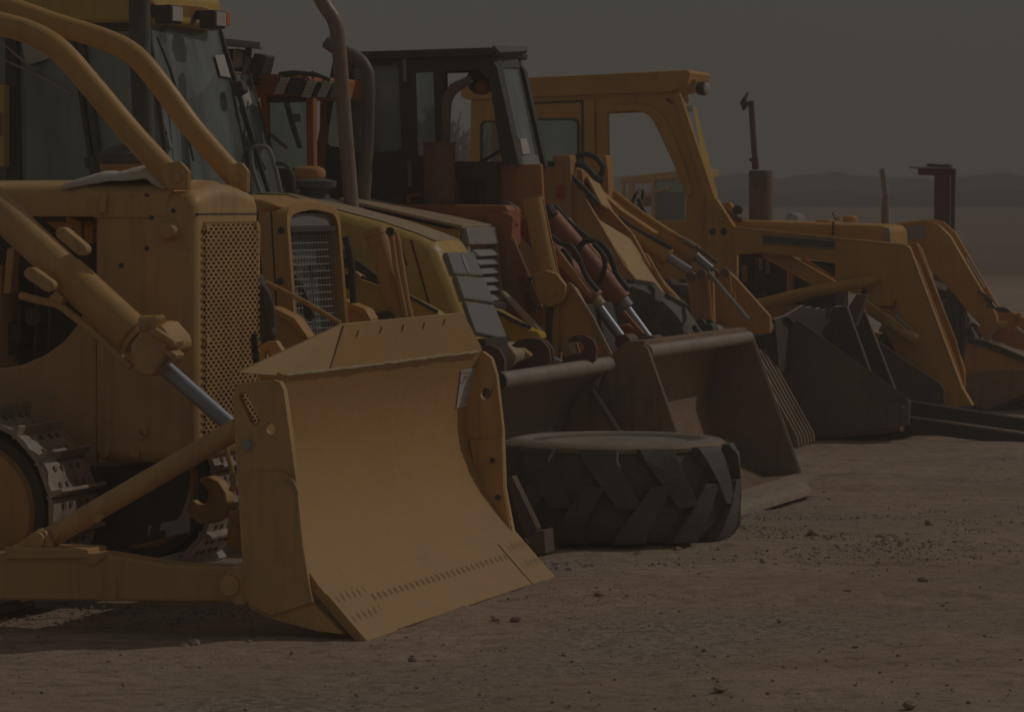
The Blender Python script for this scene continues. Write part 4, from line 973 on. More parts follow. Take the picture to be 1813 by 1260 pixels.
# orange cab
OV0, OV1 = 20.3, 21.35
cb4 = plate(m4, 'cab_roof', ORG, [(395, 128), (500, 131), (548, 134), (550, 172), (395, 170)], OV0, OV1-OV0, .02)
for pts in ([(460, 168), (471, 168), (474, 300), (464, 300)], [(540, 168), (554, 168), (556, 300), (542, 300)], [(395, 160), (410, 160), (410, 330), (395, 330)]):
    plate(m4, 'cab_post', ORG, pts, OV0, .07, .01)
for pts in ([(430, 170), (440, 170), (440, 300), (430, 300)], [(566, 168), (576, 168), (574, 300), (564, 300)]):
    plate(m4, 'cab_post', ORG, pts, OV1-.08, .07, .01)
plate(m4, 'cab_glass', CLEAR, [(474, 178), (540, 178), (542, 300), (476, 300)], OV0+.03, .006, 0)
plate(m4, 'cab_beam', BLK, [(472, 172), (540, 172), (540, 181), (472, 182)], OV0+.02, .04, .003)
plate(m4, 'rear_glass', CLEAR, [(412, 178), (460, 178), (464, 300), (412, 300)], OV0+.03, .006, 0)
bar(m4, 'control_linkage', MAROON, [(507, 180), (516, 215), (524, 240), (532, 262)], OV0+.3, .018, 8)
plate(m4, 'notice_sheet', PAPER, [(518, 202), (531, 202), (533, 216), (522, 216)], OV0+.25, .004, 0)
plate(m4, 'cab_lower', BLK, [(395, 298), (557, 298), (570, 360), (395, 360)], OV0, .08, .01)
bar(m4, 'yellow_lever', BYEL, [(478, 238), (500, 256), (508, 262)], OV0+.5, .012, 8)
# lamp cluster on a shelf at the cab corner
sf = quad(m4, 'lamp_shelf', LGREY, [(394, 74, 20.0), (460, 81, 20.0), (462, 88, 20.35), (396, 82, 20.35)], .02)
plate(m4, 'lamp_shelf_edge', GREYG, [(394, 73), (460, 80), (460, 87), (394, 81)], 19.99, .05, .004)
plate(m4, 'lamp_housing', BLK, [(400, 86), (432, 88), (430, 128), (404, 126)], 20.14, .1, .008)
MB().px([(410, 87), (423, 85), (427, 95), (427, 116), (423, 122), (412, 122), (410, 112)], 20.08, 20.13).build('work_lamp', LAMP, m4, bevel=.02)
plate(m4, 'work_lamp', BLK, [(449, 94), (471, 98), (463, 132), (440, 130)], 20.05, .16, .01)
plate(m4, 'lamp_lens', LGREY, [(434, 96), (448, 101), (436, 132), (425, 134)], 20.1, .08, .01)
bar(m4, 'lamp_bracket', DARK, [(440, 84), (440, 98)], 20.1, .02, 8); bar(m4, 'lamp_bracket', DARK, [(455, 130), (450, 142)], 20.1, .016, 8)
for y in (138, 146): plate(m4, 'vent_slot', BLK, [(448, y), (461, y+1), (461, y+5), (448, y+4)], OV0-.006, .01, 0)
# bar of three boxy work lamps in front of the roof
bar(m4, 'lamp_bar', BLK, [(494, 131), (520, 128), (560, 132), (584, 142)], 20.1, .012, 8)
bar(m4, 'lamp_bar', BLK, [(500, 136), (530, 131), (575, 137)], 20.2, .008, 8)
for (x0, x1, x2, hx) in ((497, 512, 540, 0), (545, 560, 568, 6), (573, 587, 590, 6)):
    lb = plate(m4, 'work_lamp', BLK, [(x0-2, 136+hx), (x2, 140+hx), (x2-6, 168+hx), (x0-12, 166+hx)], 20.12, .15, .006)
    ln_ = plate(lb, 'lamp_lens', LAMP, [(x0, 137+hx), (x1, 138+hx), (x1-12, 167+hx), (x0-13, 166+hx)], 20.10, .02, .003)
    for k in range(1, 5): plate(lb, 'lens_rib', LGREY, [(x0-2.6*k, 137+hx+5.8*k), (x1-2.4*k, 138+hx+5.8*k), (x1-2.4*k, 139+hx+5.8*k), (x0-2.6*k, 138.2+hx+5.8*k)], 20.094, .006, 0)
for x in (538, 553): bar(m4, 'lamp_stud', BLK, [(x, 126), (x+1, 140)], 20.1, .008, 6)

# hooked bucket in front of the fourth machine
AV0, AV1 = 18.42, 20.5
ba = thing('loader_bucket', 'rusty dark bucket with maroon coupling hooks along its top edge, behind the tyre', 'bucket', (P(1000, 800, 19.5)[0], 19.5))
apr = UZ(AV1, [(1078, 645), (1062, 664), (1030, 690), (1004, 730), (996, 775), (1010, 815), (1050, 850), (1128, 866)])
MB().strip(list(reversed(apr)), .03, AV0, AV1).build('bucket_shell', RUSTD, ba, bevel=.004)
q = P(1076, 645, AV1); MB().tube([(q[0], AV0-.02, q[2]), (q[0], AV1, q[2])], .046, 16).build('top_roll', LIP, ba)
MB().tube([(q[0], AV0-.04, q[2]), (q[0], AV0-.015, q[2])], .05, 16).build('roll_cap', DARK, ba)
plate(ba, 'side_plate', STEEL, [(1082, 640), (1048, 688), (1052, 692), (1102, 772), (1140, 850), (1128, 866), (1050, 850), (1010, 815), (996, 775), (1004, 730), (1030, 690), (1062, 664)], AV1, .03, .004)
bar(ba, 'side_edge', LIP, [(1048, 688), (1102, 772), (1126, 812)], AV1-.005, .016, 8)
na = [(P(x, y, AV1)[0], P(x, y, AV1)[2]) for x, y in [(1082, 640), (1048, 688), (1102, 772), (1140, 850), (1128, 866), (1050, 850), (1010, 815), (996, 775), (1004, 730), (1030, 690)]]
MB().prism(na, AV0-.03, AV0).build('side_plate', STEEL, ba, bevel=.004)
bar(ba, 'stain_rib', RUST, [(1020, 690), (1000, 730), (990, 760)], AV1-.06, .012, 6)
hook = [(902, 655), (915, 640), (940, 632), (944, 622), (938, 614), (915, 616), (904, 612), (918, 601), (940, 598), (960, 602), (972, 618), (974, 640), (966, 655)]
def hooks(dxs, v):
    for dx, dy in dxs: plate(ba, 'coupling_hook', MAROON, [(x+dx, y+dy) for x, y in hook], v, .04, .006)
hooks([(0, 0)], 19.30); hooks([(6, 0)], 19.42)
hook2 = [(990, 645), (1003, 630), (1030, 625), (1034, 614), (1028, 604), (1006, 606), (1004, 602), (1016, 594), (1034, 593), (1050, 602), (1056, 618), (1053, 640)]
plate(ba, 'coupling_hook', MAROON, hook2, 20.05, .04, .006)
plate(ba, 'coupling_hook', MAROON, [(856, 612), (868, 610), (884, 618), (893, 636), (892, 660), (884, 664), (874, 634), (862, 626), (840, 630), (840, 618)], 18.78, .04, .006)
plate(ba, 'decal', PAPER, [(1007, 608), (1017, 607), (1022, 624), (1010, 625)], 20.14, .02, 0)
plate(ba, 'decal', RED, [(1018, 607), (1021, 607), (1026, 623), (1023, 624)], 20.14, .02, 0)
bar(ba, 'hydraulic_rod', CHROME, [(972, 632), (1000, 646)], 20.2, .02, 10)
# ================================================================== red wheel loader with black cab (fifth)
V5, V5F = 21.02, 21.7
m5 = thing('wheel_loader', 'faded red wheel loader with square black cab, rusty muffler and dark bucket on the ground', 'wheel loader', (-7.4, 21.95))
plate(m5, 'hood', RED, [(560, 361), (893, 363), (900, 372), (900, 560), (560, 560)], V5, .26, .014)
plate(m5, 'hood_rail', OBR, [(682, 370), (742, 374), (742, 378), (682, 374)], V5-.02, .02, .003)
CB0, CB1 = 21.3, 21.92
fpx = lambda pts: pts
# cab shell: roof slab, posts, lower body with openings, far side and glass
rf = plate(m5, 'cab_roof', BLK, [(612, 92), (868, 84), (874, 90), (872, 99), (612, 107)], CB0-.05, CB1-CB0+.1, .012)
ue = P(873, 92, CB0)[0]
quad(m5, 'roof_visor', GREYB, [(868, 86, CB0-.05), (880, 99, CB0-.05), (929, 97, CB1-.05), (927, 88, CB1-.05)], .03, .006)
sidep = [(590, 105), (866, 97), (880, 120), (918, 292), (880, 292), (880, 362), (556, 362), (558, 270)]
hl = [[(594, 120), (612, 119), (604, 262), (578, 258), (573, 250)],
      [(622, 122), (628, 117), (700, 114), (706, 120), (711, 262), (704, 268), (628, 271), (621, 265)],
      [(731, 129), (767, 127), (772, 276), (735, 276)],
      [(787, 126), (846, 123), (866, 140), (888, 286), (790, 286)],
      [(806, 318), (862, 316), (864, 362), (808, 362)]]
plate(m5, 'cab_side', BLK, sidep, CB0, .06, .008, hl)
fl2 = [(590, 105), (866, 97), (880, 120), (918, 292), (880, 362), (556, 362), (558, 270)]
su5 = UZ(CB0, fl2)
def s5(pts): return UZ(CB0, pts)
fs_ = MB(); fs_.prism(su5, CB1-.06, CB1, [s5(h) for h in ([(582, 122), (716, 115), (721, 284), (574, 284)], [(735, 124), (848, 121), (866, 140), (884, 284), (738, 284)], [(806, 300), (866, 300), (866, 345), (806, 345)])])
fs_.build('cab_far_side', BLK, m5, bevel=.006)
plate(m5, 'rear_quarter_glass', CLEAR, [(594, 118), (614, 117), (606, 264), (572, 260)], CB0+.025, .006, 0)
plate(m5, 'door_glass', GLASS, [(620, 115), (708, 112), (713, 272), (618, 274)], CB0+.025, .006, 0)
plate(m5, 'side_glass', CLEAR, [(729, 127), (769, 125), (774, 280), (733, 280)], CB0+.025, .006, 0)
bar(m5, 'door_hinge', GREYG, [(716, 103), (717, 145)], CB0-.02, .014, 8); bar(m5, 'door_hinge', GREYG, [(725, 285), (726, 330)], CB0-.02, .014, 8)
bar(m5, 'window_brace', BLK, [(735, 285), (752, 302)], CB0-.01, .012, 8)
plate(m5, 'grab_handle', OBR, [(720, 345), (746, 342), (746, 346), (724, 349), (724, 360), (720, 360)], CB0-.06, .02, .004)
plate(m5, 'number_plate', GREYB, [(586, 272), (606, 272), (606, 285), (586, 285)], CB0-.02, .02, .003)
# raked windscreen frame
q1, q2 = CB0, CB0+.5
quad(m5, 'windshield_post', GREYB, [(869, 100, q1), (887, 100, q1+.12), (928, 293, q1+.12), (912, 293, q1)], .04, .006)
quad(m5, 'windshield_post', BLK, [(899, 101, q2-.11), (916, 101, q2), (958, 291, q2), (941, 291, q2-.11)], .04, .006)
quad(m5, 'windshield_header', GREYB, [(869, 99, q1), (916, 98, q2), (922, 120, q2), (875, 122, q1)], .035, .004)
quad(m5, 'windshield_sill', GREYG, [(908, 276, q1), (953, 274, q2), (958, 292, q2), (914, 294, q1)], .035, .004)
quad(m5, 'windshield', WIND, [(872, 104, q1+.02), (913, 103, q2-.02), (953, 290, q2-.02), (914, 290, q1+.02)], .006)
pq = quad(m5, 'notice_sheet', PAPER, [(921, 246, q1+.14), (932, 245, q2-.16), (939, 272, q2-.16), (926, 273, q1+.14)], .012); pq['label'] = 'white paper stuck low on the windshield'
bar(m5, 'wiper', LGREY, [(891, 122), (894, 135), (890, 145)], CB0+.55, .008, 8)
bar(m5, 'control_lever', GREYB, [(850, 288), (872, 275), (888, 266)], CB0+.4, .012, 8, bevel=0)
plate(m5, 'seat', BLK, [(640, 200), (675, 205), (690, 300), (640, 330)], CB0+.18, .3, .05)
plate(m5, 'dash_panel', OBR, [(664, 196), (708, 206), (708, 222), (664, 210)], CB0+.35, .2, .01)
MB().lathe(P(853, 143, CB0+.4), (0, -1, 0), [(.09, 0), (.085, .05), (.07, .08), (.02, .09)], 16).build('beacon_base', BLK, m5)
MB().lathe(P(855, 152, CB0+.37), (.3, -1, -.2), [(.05, 0), (.05, .05), (.02, .08)], 16).build('amber_beacon', AMBER, m5)
for a in ((826, 130), (832, 126), (838, 122), (822, 138)): MB().tube([P(850, 146, CB0+.35), P(a[0], a[1]+6, CB0+.35)], .003, 5).build('beacon_wire', BLK, m5)
plate(m5, 'cowl', OBR, [(882, 292), (958, 290), (962, 380), (882, 380)], CB0+.1, .05, .012)
bar(m5, 'coiled_duct', GREYB, [(846, 320), (856, 322), (858, 362)], CB0+.2, .03, 10, 4)
# muffler with curved, slash-cut stack
mc = P(778, 364, 21.16); mt_ = P(778, 252, 21.16)
mf = MB().lathe(mc, (0, 0, 1), [(.095, 0), (.097, .01), (.097, mt_[2]-mc[2]-.015), (.102, mt_[2]-mc[2]-.012), (.10, mt_[2]-mc[2])], 32).build('muffler', RUST, m5)
st5 = MB().tube(uzpath(21.16, [(788, 254), (790, 200), (793, 175), (803, 158), (818, 149), (834, 140)]), [.030, .030, .032, .034, .03, .02], 18, smooth=5).build('exhaust_stack', RUSTD, mf)
# lift arms, cylinders and hoses
a5 = plate(m5, 'loader_arm', RED, [(862, 380), (890, 374), (908, 384), (906, 422), (936, 488), (962, 548), (975, 640), (940, 640), (900, 560), (862, 520)], 20.975, .035, .005)
plate(a5, 'arm_edge', PALEY, [(905, 420), (909, 420), (937, 486), (952, 520), (949, 522), (932, 486)], 20.962, .012, .003)
txt = P(913, 492, 20.97); t2 = P(941, 570, 20.97); tx_ = (t2[0]-txt[0], 0, t2[2]-txt[2]); tdir = Vector(tx_).normalized()
yd = (-tdir.z, 0, tdir.x)
text('PED IPOINT', .066, DARK, a5, (txt[0], 20.972, txt[2]), tx_, yd, xs=.70)
for (x0, y0, x1, y1, v, rr) in ((928, 392, 1051, 532, 21.5, .075), (972, 386, 1100, 534, 22.2, .075)):
    cyl = bar(m5, 'tilt_cylinder', RED, [(x0, y0), (x1, y1)], v, rr, 24)
    dx, dy = x1-x0, y1-y0
    bar(cyl, 'gland', PALEY if v < 22 else LGREY, [(x1-2, y1-3), (x1+10, y1+13)], v, rr*.72, 20, bevel=.006)
    bar(cyl, 'piston_rod', CHROME, [(x1+4, y1+5), (x1+48, y1+65)], v, .031, 18)
    ex, ey = x1+51, y1+70
    MB().cyl(P(ex, ey+4, v-.10), (0, 1, 0), .05, .2, 16).build('rod_eye', RUST, cyl, bevel=.01)
    bar(cyl, 'pin', DARK, [(ex, ey+4), (ex+.1, ey+4.1)], v, .01, 6)
    plate(cyl, 'bucket_lug', RUST, [(ex-4, ey-4), (ex+10, ey-2), (ex+20, ey+14), (ex+24, ey+34), (ex-8, ey+30)], v+.08, .03, .006)
bar(m5, 'feed_pipe', ORG, [(1103, 552), (1138, 592)], 22.12, .016, 10)
plate(m5, 'loader_arm', OBR, [(950, 400), (972, 425), (1046, 519), (1042, 528), (990, 470), (950, 420)], 21.3, .06, .006)
plate(m5, 'loader_arm', OBR, [(990, 390), (1004, 385), (1075, 470), (1110, 512), (1098, 518), (1040, 450)], 22.35, .07, .006)
for pts, v, r in (([(977, 418), (986, 426), (993, 431), (1010, 436), (1023, 453), (1038, 489), (1059, 515)], 21.35, .017), ([(995, 440), (1008, 457), (1013, 481)], 21.4, .015),
               ([(1012, 490), (1016, 458), (1031, 431), (1046, 426), (1066, 434), (1081, 453), (1091, 483), (1113, 513)], 22.1, .019), ([(1051, 432), (1066, 449), (1071, 468), (1066, 489), (1057, 504)], 22.05, .016),
               ([(974, 364), (986, 370), (1010, 395), (1044, 424)], 22.3, .017)):
    bar(m5, 'hydraulic_hose', HOSE, pts, v, r, 10, 6)
vb_ = MB().tube(uzpath(21.2, [(864, 390), (876, 382), (884, 372), (900, 369), (910, 376)]), [.028, .036, .04, .045, .03], 12, smooth=3).build('valve_elbow', DARK, m5)
MB().tube(uzpath(21.2, [(898, 380), (898, 370)]), .05, 14).build('valve_body', BLK, m5)
bar(m5, 'valve_elbow', DARK, [(914, 392), (904, 400), (902, 415), (898, 432)], 21.2, .03, 12, 4)
bar(m5, 'fitting', LGREY, [(905, 418), (910, 424)], 21.18, .014, 8)
bar(m5, 'fitting', PALEY, [(932, 372), (940, 384)], 21.2, .012, 8); bar(m5, 'fitting', LGREY, [(930, 370), (936, 380)], 21.16, .01, 8)
bar(m5, 'fitting', DARK, [(966, 366), (978, 384)], 21.9, .045, 10); bar(m5, 'fitting', DARK, [(974, 378), (984, 392)], 22.2, .03, 10)
plate(m5, 'chassis_light_block', DARK, [(560, 540), (1020, 540), (1060, 700), (1060, 780), (560, 780)], V5+.05, .8, .01)  # dark chassis box added to keep light out below
wc = P(1082, 655, 23.26); wheel(m5, 'front_wheel', wc, .60, .46, RED, 13)
plate(m5, 'axle_housing', ORG, [(1078, 580), (1110, 572), (1140, 590), (1140, 604), (1070, 604)], 22.5, .08, .02)

# bucket of the red loader
BV0, BV1 = 20.65, 23.2
npl = [(1112, 612), (1138, 611), (1146, 616), (1200, 770), (1244, 893), (1180, 899), (1090, 850), (1060, 760), (1062, 690), (1085, 632)]
bk5 = MB().strip([q for q in reversed(UZ(BV0, [(1140, 613), (1112, 613), (1085, 633), (1064, 690), (1062, 760), (1092, 848), (1180, 896), (1246, 893)]))], .03, BV0+.02, BV1-.02).build('bucket', STEEL, m5, bevel=.004)
sp = MB().px(npl, BV0-.02, BV0+.02).build('bucket_side', STEEL, bk5, bevel=.005)
spf = MB().prism(UZ(BV0, npl), BV1-.02, BV1+.02).build('bucket_side', STEEL, bk5, bevel=.005)
q = P(1142, 623, BV0); MB().tube([(q[0], BV0+.03, q[2]), (q[0], BV1-.03, q[2])], .040, 18).build('top_roll', LIP, bk5)
bar(bk5, 'side_edge', LIP, [(1147, 617), (1200, 768), (1243, 890)], BV0, .009, 8)
e0, e1_ = P(1147, 617, BV0), P(1243, 890, BV0)
MB().tube([(e0[0], BV1, e0[2]), (e1_[0], BV1, e1_[2])], .010, 8).build('side_edge', LIP, bk5)
qb = P(1246, 893, BV0); MB().box(qb[0]-.05, qb[0]+.10, BV0-.02, BV1+.02, qb[2]-.028, qb[2]+.002).build('cutting_edge', SANDY, bk5, bevel=.003)
# dirt-covered plank before the bucket
pu, pv_ = P(1370, 893, 22.0)[0], 22.0
pl = MB(); c1, c2, c3, c4_ = [gpt(*q) for q in ((1250, 922), (1438, 880), (1422, 860), (1245, 884))]
w2u = lambda x, y, z: (*to_uv(x, y), z)
zg = -.085
cwp = [w2u(x, y, zg) for x, y in (c1, c2, c3, c4_)]
pl.prism3(cwp, (0, 0, .032))
cx_ = W(cwp[0]); o = pl.build('plank', SANDY, None, bevel=.004, loc=(cx_.x, cx_.y, zg)); tag(o, 'dirt-covered plank lying on the ground under the red loader bucket', 'plank')
sp_ = MB(); ns = 26
for i in range(ns+1):
    for j in range(12):
        s, t = i/ns, j/11
        a = Vector(cwp[0]).lerp(Vector(cwp[1]), s); b2 = Vector(cwp[3]).lerp(Vector(cwp[2]), s); p = a.lerp(b2, .06+.94*t + .1*mnoise.noise(Vector((s*5, 1, 0)))*(1-t))
        hgt = .034 + .05*max(0, math.sin(math.pi*min(1, .1+t)))*(.35+.65*abs(mnoise.noise(Vector((s*4, t*2, 3))))) * min(1, 6*s, 6*(1-s)) - (.012 if j == 0 else 0)
        sp_.v.append((p.x, p.y, p.z+hgt+.008*mnoise.noise(Vector((s*18, t*8, 5)))))
for i in range(ns):
    for j in range(11): q = i*12+j; sp_.f.append((q, q+12, q+13, q+1))
o = sp_.build('spilled_dirt', SANDY, None, loc=(cx_.x, cx_.y, zg)); tag(o, None, None, kind='structure')

# ================================================================== orange loader with twin lit arms (sixth)
m6 = thing('front_loader', 'orange-brown loader with pale lit arms, chrome cylinder rods and ribbed bucket on the ground', 'loader', (-7.2, 26))
V6 = 25.2
plate(m6, 'body_plate', OBR, [(885, 291), (958, 296), (985, 293), (1030, 300), (1040, 420), (1060, 600), (885, 600)], V6+.25, .3, .012)
tw1 = plate(m6, 'tower_post', OBR, [(978, 275), (1009, 275), (1011, 330), (1013, 420), (1013, 470), (980, 470)], V6-.05, .16, .008)
plate(tw1, 'post_liner', LGREY, [(1002, 281), (1007, 281), (1007, 305), (1003, 306)], V6-.056, .008, .002)
plate(tw1, 'post_liner', LGREY, [(1005, 368), (1009, 368), (1009, 390), (1006, 390)], V6-.056, .008, .002)
MB().px(slot(991, 334, 991, 345, 6.5), V6-.075, V6-.05).build('reflector', REDL, tw1, bevel=.006)
tw2 = plate(m6, 'tower_post', OBR, [(1041, 277), (1072, 275), (1076, 300), (1080, 420), (1046, 420)], V6+1.35, .16, .008)
plate(tw2, 'post_liner', LGREY, [(1066, 283), (1070, 283), (1068, 308), (1065, 310)], V6+1.34, .008, .002)
# arms: box section, broad top faces painted tan for the sun on them
def boxarm(name, pts_near, wv, v, mat, top):
    a = plate(m6, name, mat, pts_near, v, wv, .01); return a
ra = plate(m6, 'loader_arm', OBR, [(1013, 318), (1028, 340), (1058, 388), (1105, 468), (1128, 496), (1180, 576), (1226, 590), (1226, 612), (1170, 605), (1100, 520), (1013, 420)], V6-.02, .05, .006)
quad(ra, 'lit_arm_top', TAN, [(1056, 386, V6), (1115, 421, V6+.42), (1216, 572, V6+.42), (1158, 545, V6)], .02, .004)
quad(ra, 'lit_arm_top', TAN, [(1040, 312, V6+.3), (1060, 322, V6+.62), (1088, 378, V6+.62), (1066, 362, V6+.3)], .02, .004)
plate(m6, 'loader_arm', OBR, [(1050, 330), (1066, 355), (1120, 415), (1150, 470), (1216, 545), (1226, 590), (1190, 560), (1120, 470), (1050, 380)], V6+.45, .05, .006)
plate(m6, 'arm_rib', OCHRE, [(1141, 447), (1147, 452), (1178, 506), (1214, 540), (1214, 546), (1172, 512)], V6+.40, .03, .004)
plate(m6, 'loader_arm', DYEL, [(1015, 296), (1052, 330), (1100, 372), (1160, 412), (1150, 424), (1080, 382), (1015, 330)], V6+.9, .12, .01)
for (x0, y0, x1, y1, v, rr, xr, yr) in ((1070, 386, 1182, 455, V6+.62, .060, 1222, 480), (1082, 357, 1230, 452, V6+1.25, .068, 1259, 477)):
    cy = bar(m6, 'lift_cylinder', DYEL, [(x0, y0), (x1, y1)], v, rr, 22)
    bar(cy, 'gland', OCHRE, [(x1-10, y1-6), (x1+2, y1+2)], v, rr*1.14, 20, bevel=.008)
    bar(cy, 'piston_rod', CHROME, [(x1, y1), (xr, yr)], v, .033, 16)
bar(m6, 'feed_pipe', DYEL, [(1086, 340), (1136, 378), (1180, 408), (1231, 436)], V6+1.2, .02, 10)
bar(m6, 'feed_pipe', LGREY, [(1210, 423), (1231, 436)], V6+1.18, .016, 10)
bar(m6, 'feed_pipe', RUST, [(1231, 436), (1270, 465)], V6+1.2, .014, 10)
bar(m6, 'feed_pipe', HOSE, [(1096, 384), (1120, 402), (1160, 424), (1190, 440)], V6+.6, .016, 10, 4)
bar(m6, 'level_rod', LGREY, [(1254, 482), (1325, 566)], V6-.06, .016, 10)
bc = plate(m6, 'bellcrank', OBR, [(1217, 498), (1222, 488), (1243, 481), (1262, 481), (1264, 590), (1226, 590)], V6+.05, .06, .008)
plate(m6, 'bellcrank', OBR, [(1258, 482), (1291, 481), (1306, 496), (1363, 560), (1363, 590), (1258, 590)], V6+.45, .06, .008)
for x, y, xx, yy, v in ((1253, 496, 1259, 568, V6+.02), (1262, 522, 1267, 572, V6+.42), (1290, 487, 1295, 524, V6+.40), (1299, 518, 1301, 536, V6+.40)):
    bar(m6, 'crank_edge', OCHRE, [(x, y), (xx, yy)], v, .014, 8)
for x, y, v in ((1225, 489, V6+.0), (1244, 485, V6+.0), (1266, 484, V6+.36), (1285, 483, V6+.36)):
    MB().cyl(P(x, y, v), (0, -1, 0), .034, .05, 14).build('pivot_pin', RUST, m6, bevel=.008)
quad(m6, 'cross_tie', DYEL, [(992, 426, V6-.03), (1090, 424, V6+.9), (1092, 428, V6+.9), (994, 430, V6-.03)], .03, .004)
bar(m6, 'hydraulic_hose', HOSE, [(946, 296), (964, 290), (980, 291)], V6-.06, .022, 10, 4)
bar(m6, 'hydraulic_hose', HOSE, [(1010, 292), (1028, 292), (1042, 300), (1054, 314), (1068, 322)], V6+.1, .024, 10, 5)
bar(m6, 'hydraulic_hose', HOSE, [(1012, 284), (1024, 276), (1042, 274), (1058, 282), (1067, 296), (1064, 310), (1055, 315)], V6+.25, .022, 10, 6)
bar(m6, 'hydraulic_hose', HOSE, [(1012, 312), (1040, 340), (1060, 362)], V6+.0, .02, 10, 4)
plate(m6, 'loose_cover', YEL, [(922, 291), (954, 291), (952, 297), (930, 296)], V6+.2, .3, .004)
wc6 = P(1180, 640, V6+1.3); wheel(m6, 'front_wheel', wc6, .62, .45, OBR, 13)
plate(m6, 'chassis_light_block', DARK, [(885, 580), (1150, 580), (1150, 760), (885, 760)], V6+.4, 1.0, .01)  # hidden box added to block light beneath the arms
# bucket
CV0_, CV1_ = 24.75, 27.1
cpr = UZ(CV1_, [(1366, 570), (1340, 585), (1318, 625), (1310, 690), (1330, 750), (1372, 782), (1440, 784)])
bk6 = MB().strip(list(reversed(cpr)), .03, CV0_, CV1_).build('bucket', RUSTD, m6, bevel=.004)
q = P(1362, 577, CV1_); MB().tube([(q[0], CV0_, q[2]), (q[0], CV1_, q[2])], .062, 18).build('top_roll', LIP, bk6)
nn6 = UZ(CV1_, [(1366, 572), (1352, 614), (1438, 772), (1440, 784), (1372, 782), (1330, 750), (1310, 690), (1318, 625), (1340, 585)])
for va in (CV0_-.03, CV1_): MB().prism(nn6, va, va+.03).build('bucket_side', RUSTD, bk6, bevel=.005)
r0, r1 = P(1352, 618, CV1_), P(1438, 770, CV1_)
for k in range(6):
    v = CV1_ - .02 - .105*k
    MB().prism([(r0[0]-.06, r0[2]-.01), (r0[0]+.02, r0[2]+.01), (r1[0]+.01, r1[2]+.02), (r1[0]+.02, r1[2]-.05), (r1[0]-.10, r1[2]-.05)], v, v+.045).build('wear_rib', STEEL, bk6, bevel=.004)
cl6 = plate(m6, 'clamp_block', BLK, [(1208, 606), (1230, 586), (1236, 574), (1258, 572), (1264, 582), (1262, 606)], CV0_-.12, .14, .01)
bar(cl6, 'clamp_band', LGREY, [(1226, 585), (1234, 590), (1238, 604)], CV0_-.13, .014, 8, 4)
for x, y, v in ((1242, 571, CV0_+.1), (1294, 566, CV0_+1.0), (1258, 572, CV0_+.5), (1340, 557, CV0_+1.85)):
    MB().cyl(P(x, y+3, v), (0, -1, 0), .04, .05, 14).build('bucket_pin', DARK, m6, bevel=.006)

# ================================================================== rusty fork bucket standing alone
DV0, DV1 = 27.5, 29.05
d7 = thing('fork_bucket', 'big dark rusty bucket with torn top edge and fork tines, before the deep yellow loader', 'bucket', (P(1450, 780, 28.2)[0], 28.2))
dpl = [(1372, 566), (1400, 561), (1410, 566), (1606, 706), (1612, 712), (1608, 752), (1590, 756), (1372, 781), (1340, 770), (1336, 640)]
plate(d7, 'bucket_side', RUSTD, dpl, DV0, .035, .006)
bar(d7, 'side_edge', RUST, [(1411, 567), (1606, 706)], DV0, .007, 6)
plate(d7, 'lip_block', RUSTD, [(1570, 716), (1608, 706), (1610, 752), (1572, 757)], DV0-.03, .03, .006)
dots([(1600, 720)], DV0-.03, .014, .006, LGREY, d7)
MB().strip(list(reversed(UZ(DV0, [(1376, 567), (1340, 640), (1342, 770), (1372, 780), (1592, 756)]))), .03, DV0+.02, DV1).build('bucket_shell', RUSTD, d7)
fpl = [(P(x, y, DV1)[0], P(x, y, DV1)[2]) for x, y in ((1470, 560), (1548, 600), (1560, 606), (1624, 652), (1660, 674), (1670, 684), (1672, 714), (1660, 728), (1470, 760))]
MB().prism(fpl, DV1-.02, DV1+.02).build('bucket_side', RUSTD, d7, bevel=.012)
MB().tube([P(1550, 602, DV1-.02), P(1624, 653, DV1-.02), P(1661, 676, DV1-.02), P(1671, 688, DV1-.02), P(1672, 713, DV1-.02)], .009, 6).build('side_edge', LIP, d7)
# torn back plate
ub_ = P(1395, 562, DV0)[0]
torn = [(1372, 566), (1395, 558), (1412, 548), (1421, 542), (1430, 545), (1438, 544), (1446, 548), (1453, 546), (1458, 551), (1466, 547), (1471, 552), (1478, 545), (1486, 543), (1500, 542)]
tp = [PU(x, y, ub_+.02) for x, y in torn]
MB().prism3(tp + [PU(1500, 640, ub_+.02), PU(1380, 660, ub_+.02)], (-.03, 0, 0)).build('torn_back_plate', DARK, d7)  # dark iron colour holds the shade inside the bucket
MB().tube([(p[0]-.015, p[1], p[2]+.002) for p in tp], .007, 6).build('torn_edge', LIP, d7)
MB().prism3([PU(1395, 562, ub_+.06), PU(1420, 555, ub_+.06), PU(1470, 566, ub_+.1), PU(1440, 606, ub_+.05)], (-.03, 0, 0)).build('bent_plate', DARK, d7)
up1 = MB().px([(1476, 544), (1499, 542), (1540, 657), (1544, 700), (1476, 700)], 27.95, 28.0).build('fork_upright', BLK, d7, bevel=.004)
bar(up1, 'upright_lit_edge', LIP, [(1499, 542), (1540, 657)], 27.95, .011, 8)  # pale strip painted as the sunlit front edge
up2 = MB().px([(1498, 560), (1512, 545), (1525, 537), (1584, 688), (1590, 720), (1498, 720)], 28.55, 28.6).build('fork_upright', BLK, d7, bevel=.004)
bar(up2, 'upright_lit_edge', LIP, [(1525, 537), (1584, 688)], 28.55, .011, 8)  # same painted sun line on the far upright
MB().px([(1502, 543), (1516, 521), (1534, 521), (1528, 540), (1514, 578)], 28.38, 28.5).build('bent_bracket', RUST, d7, bevel=.004)
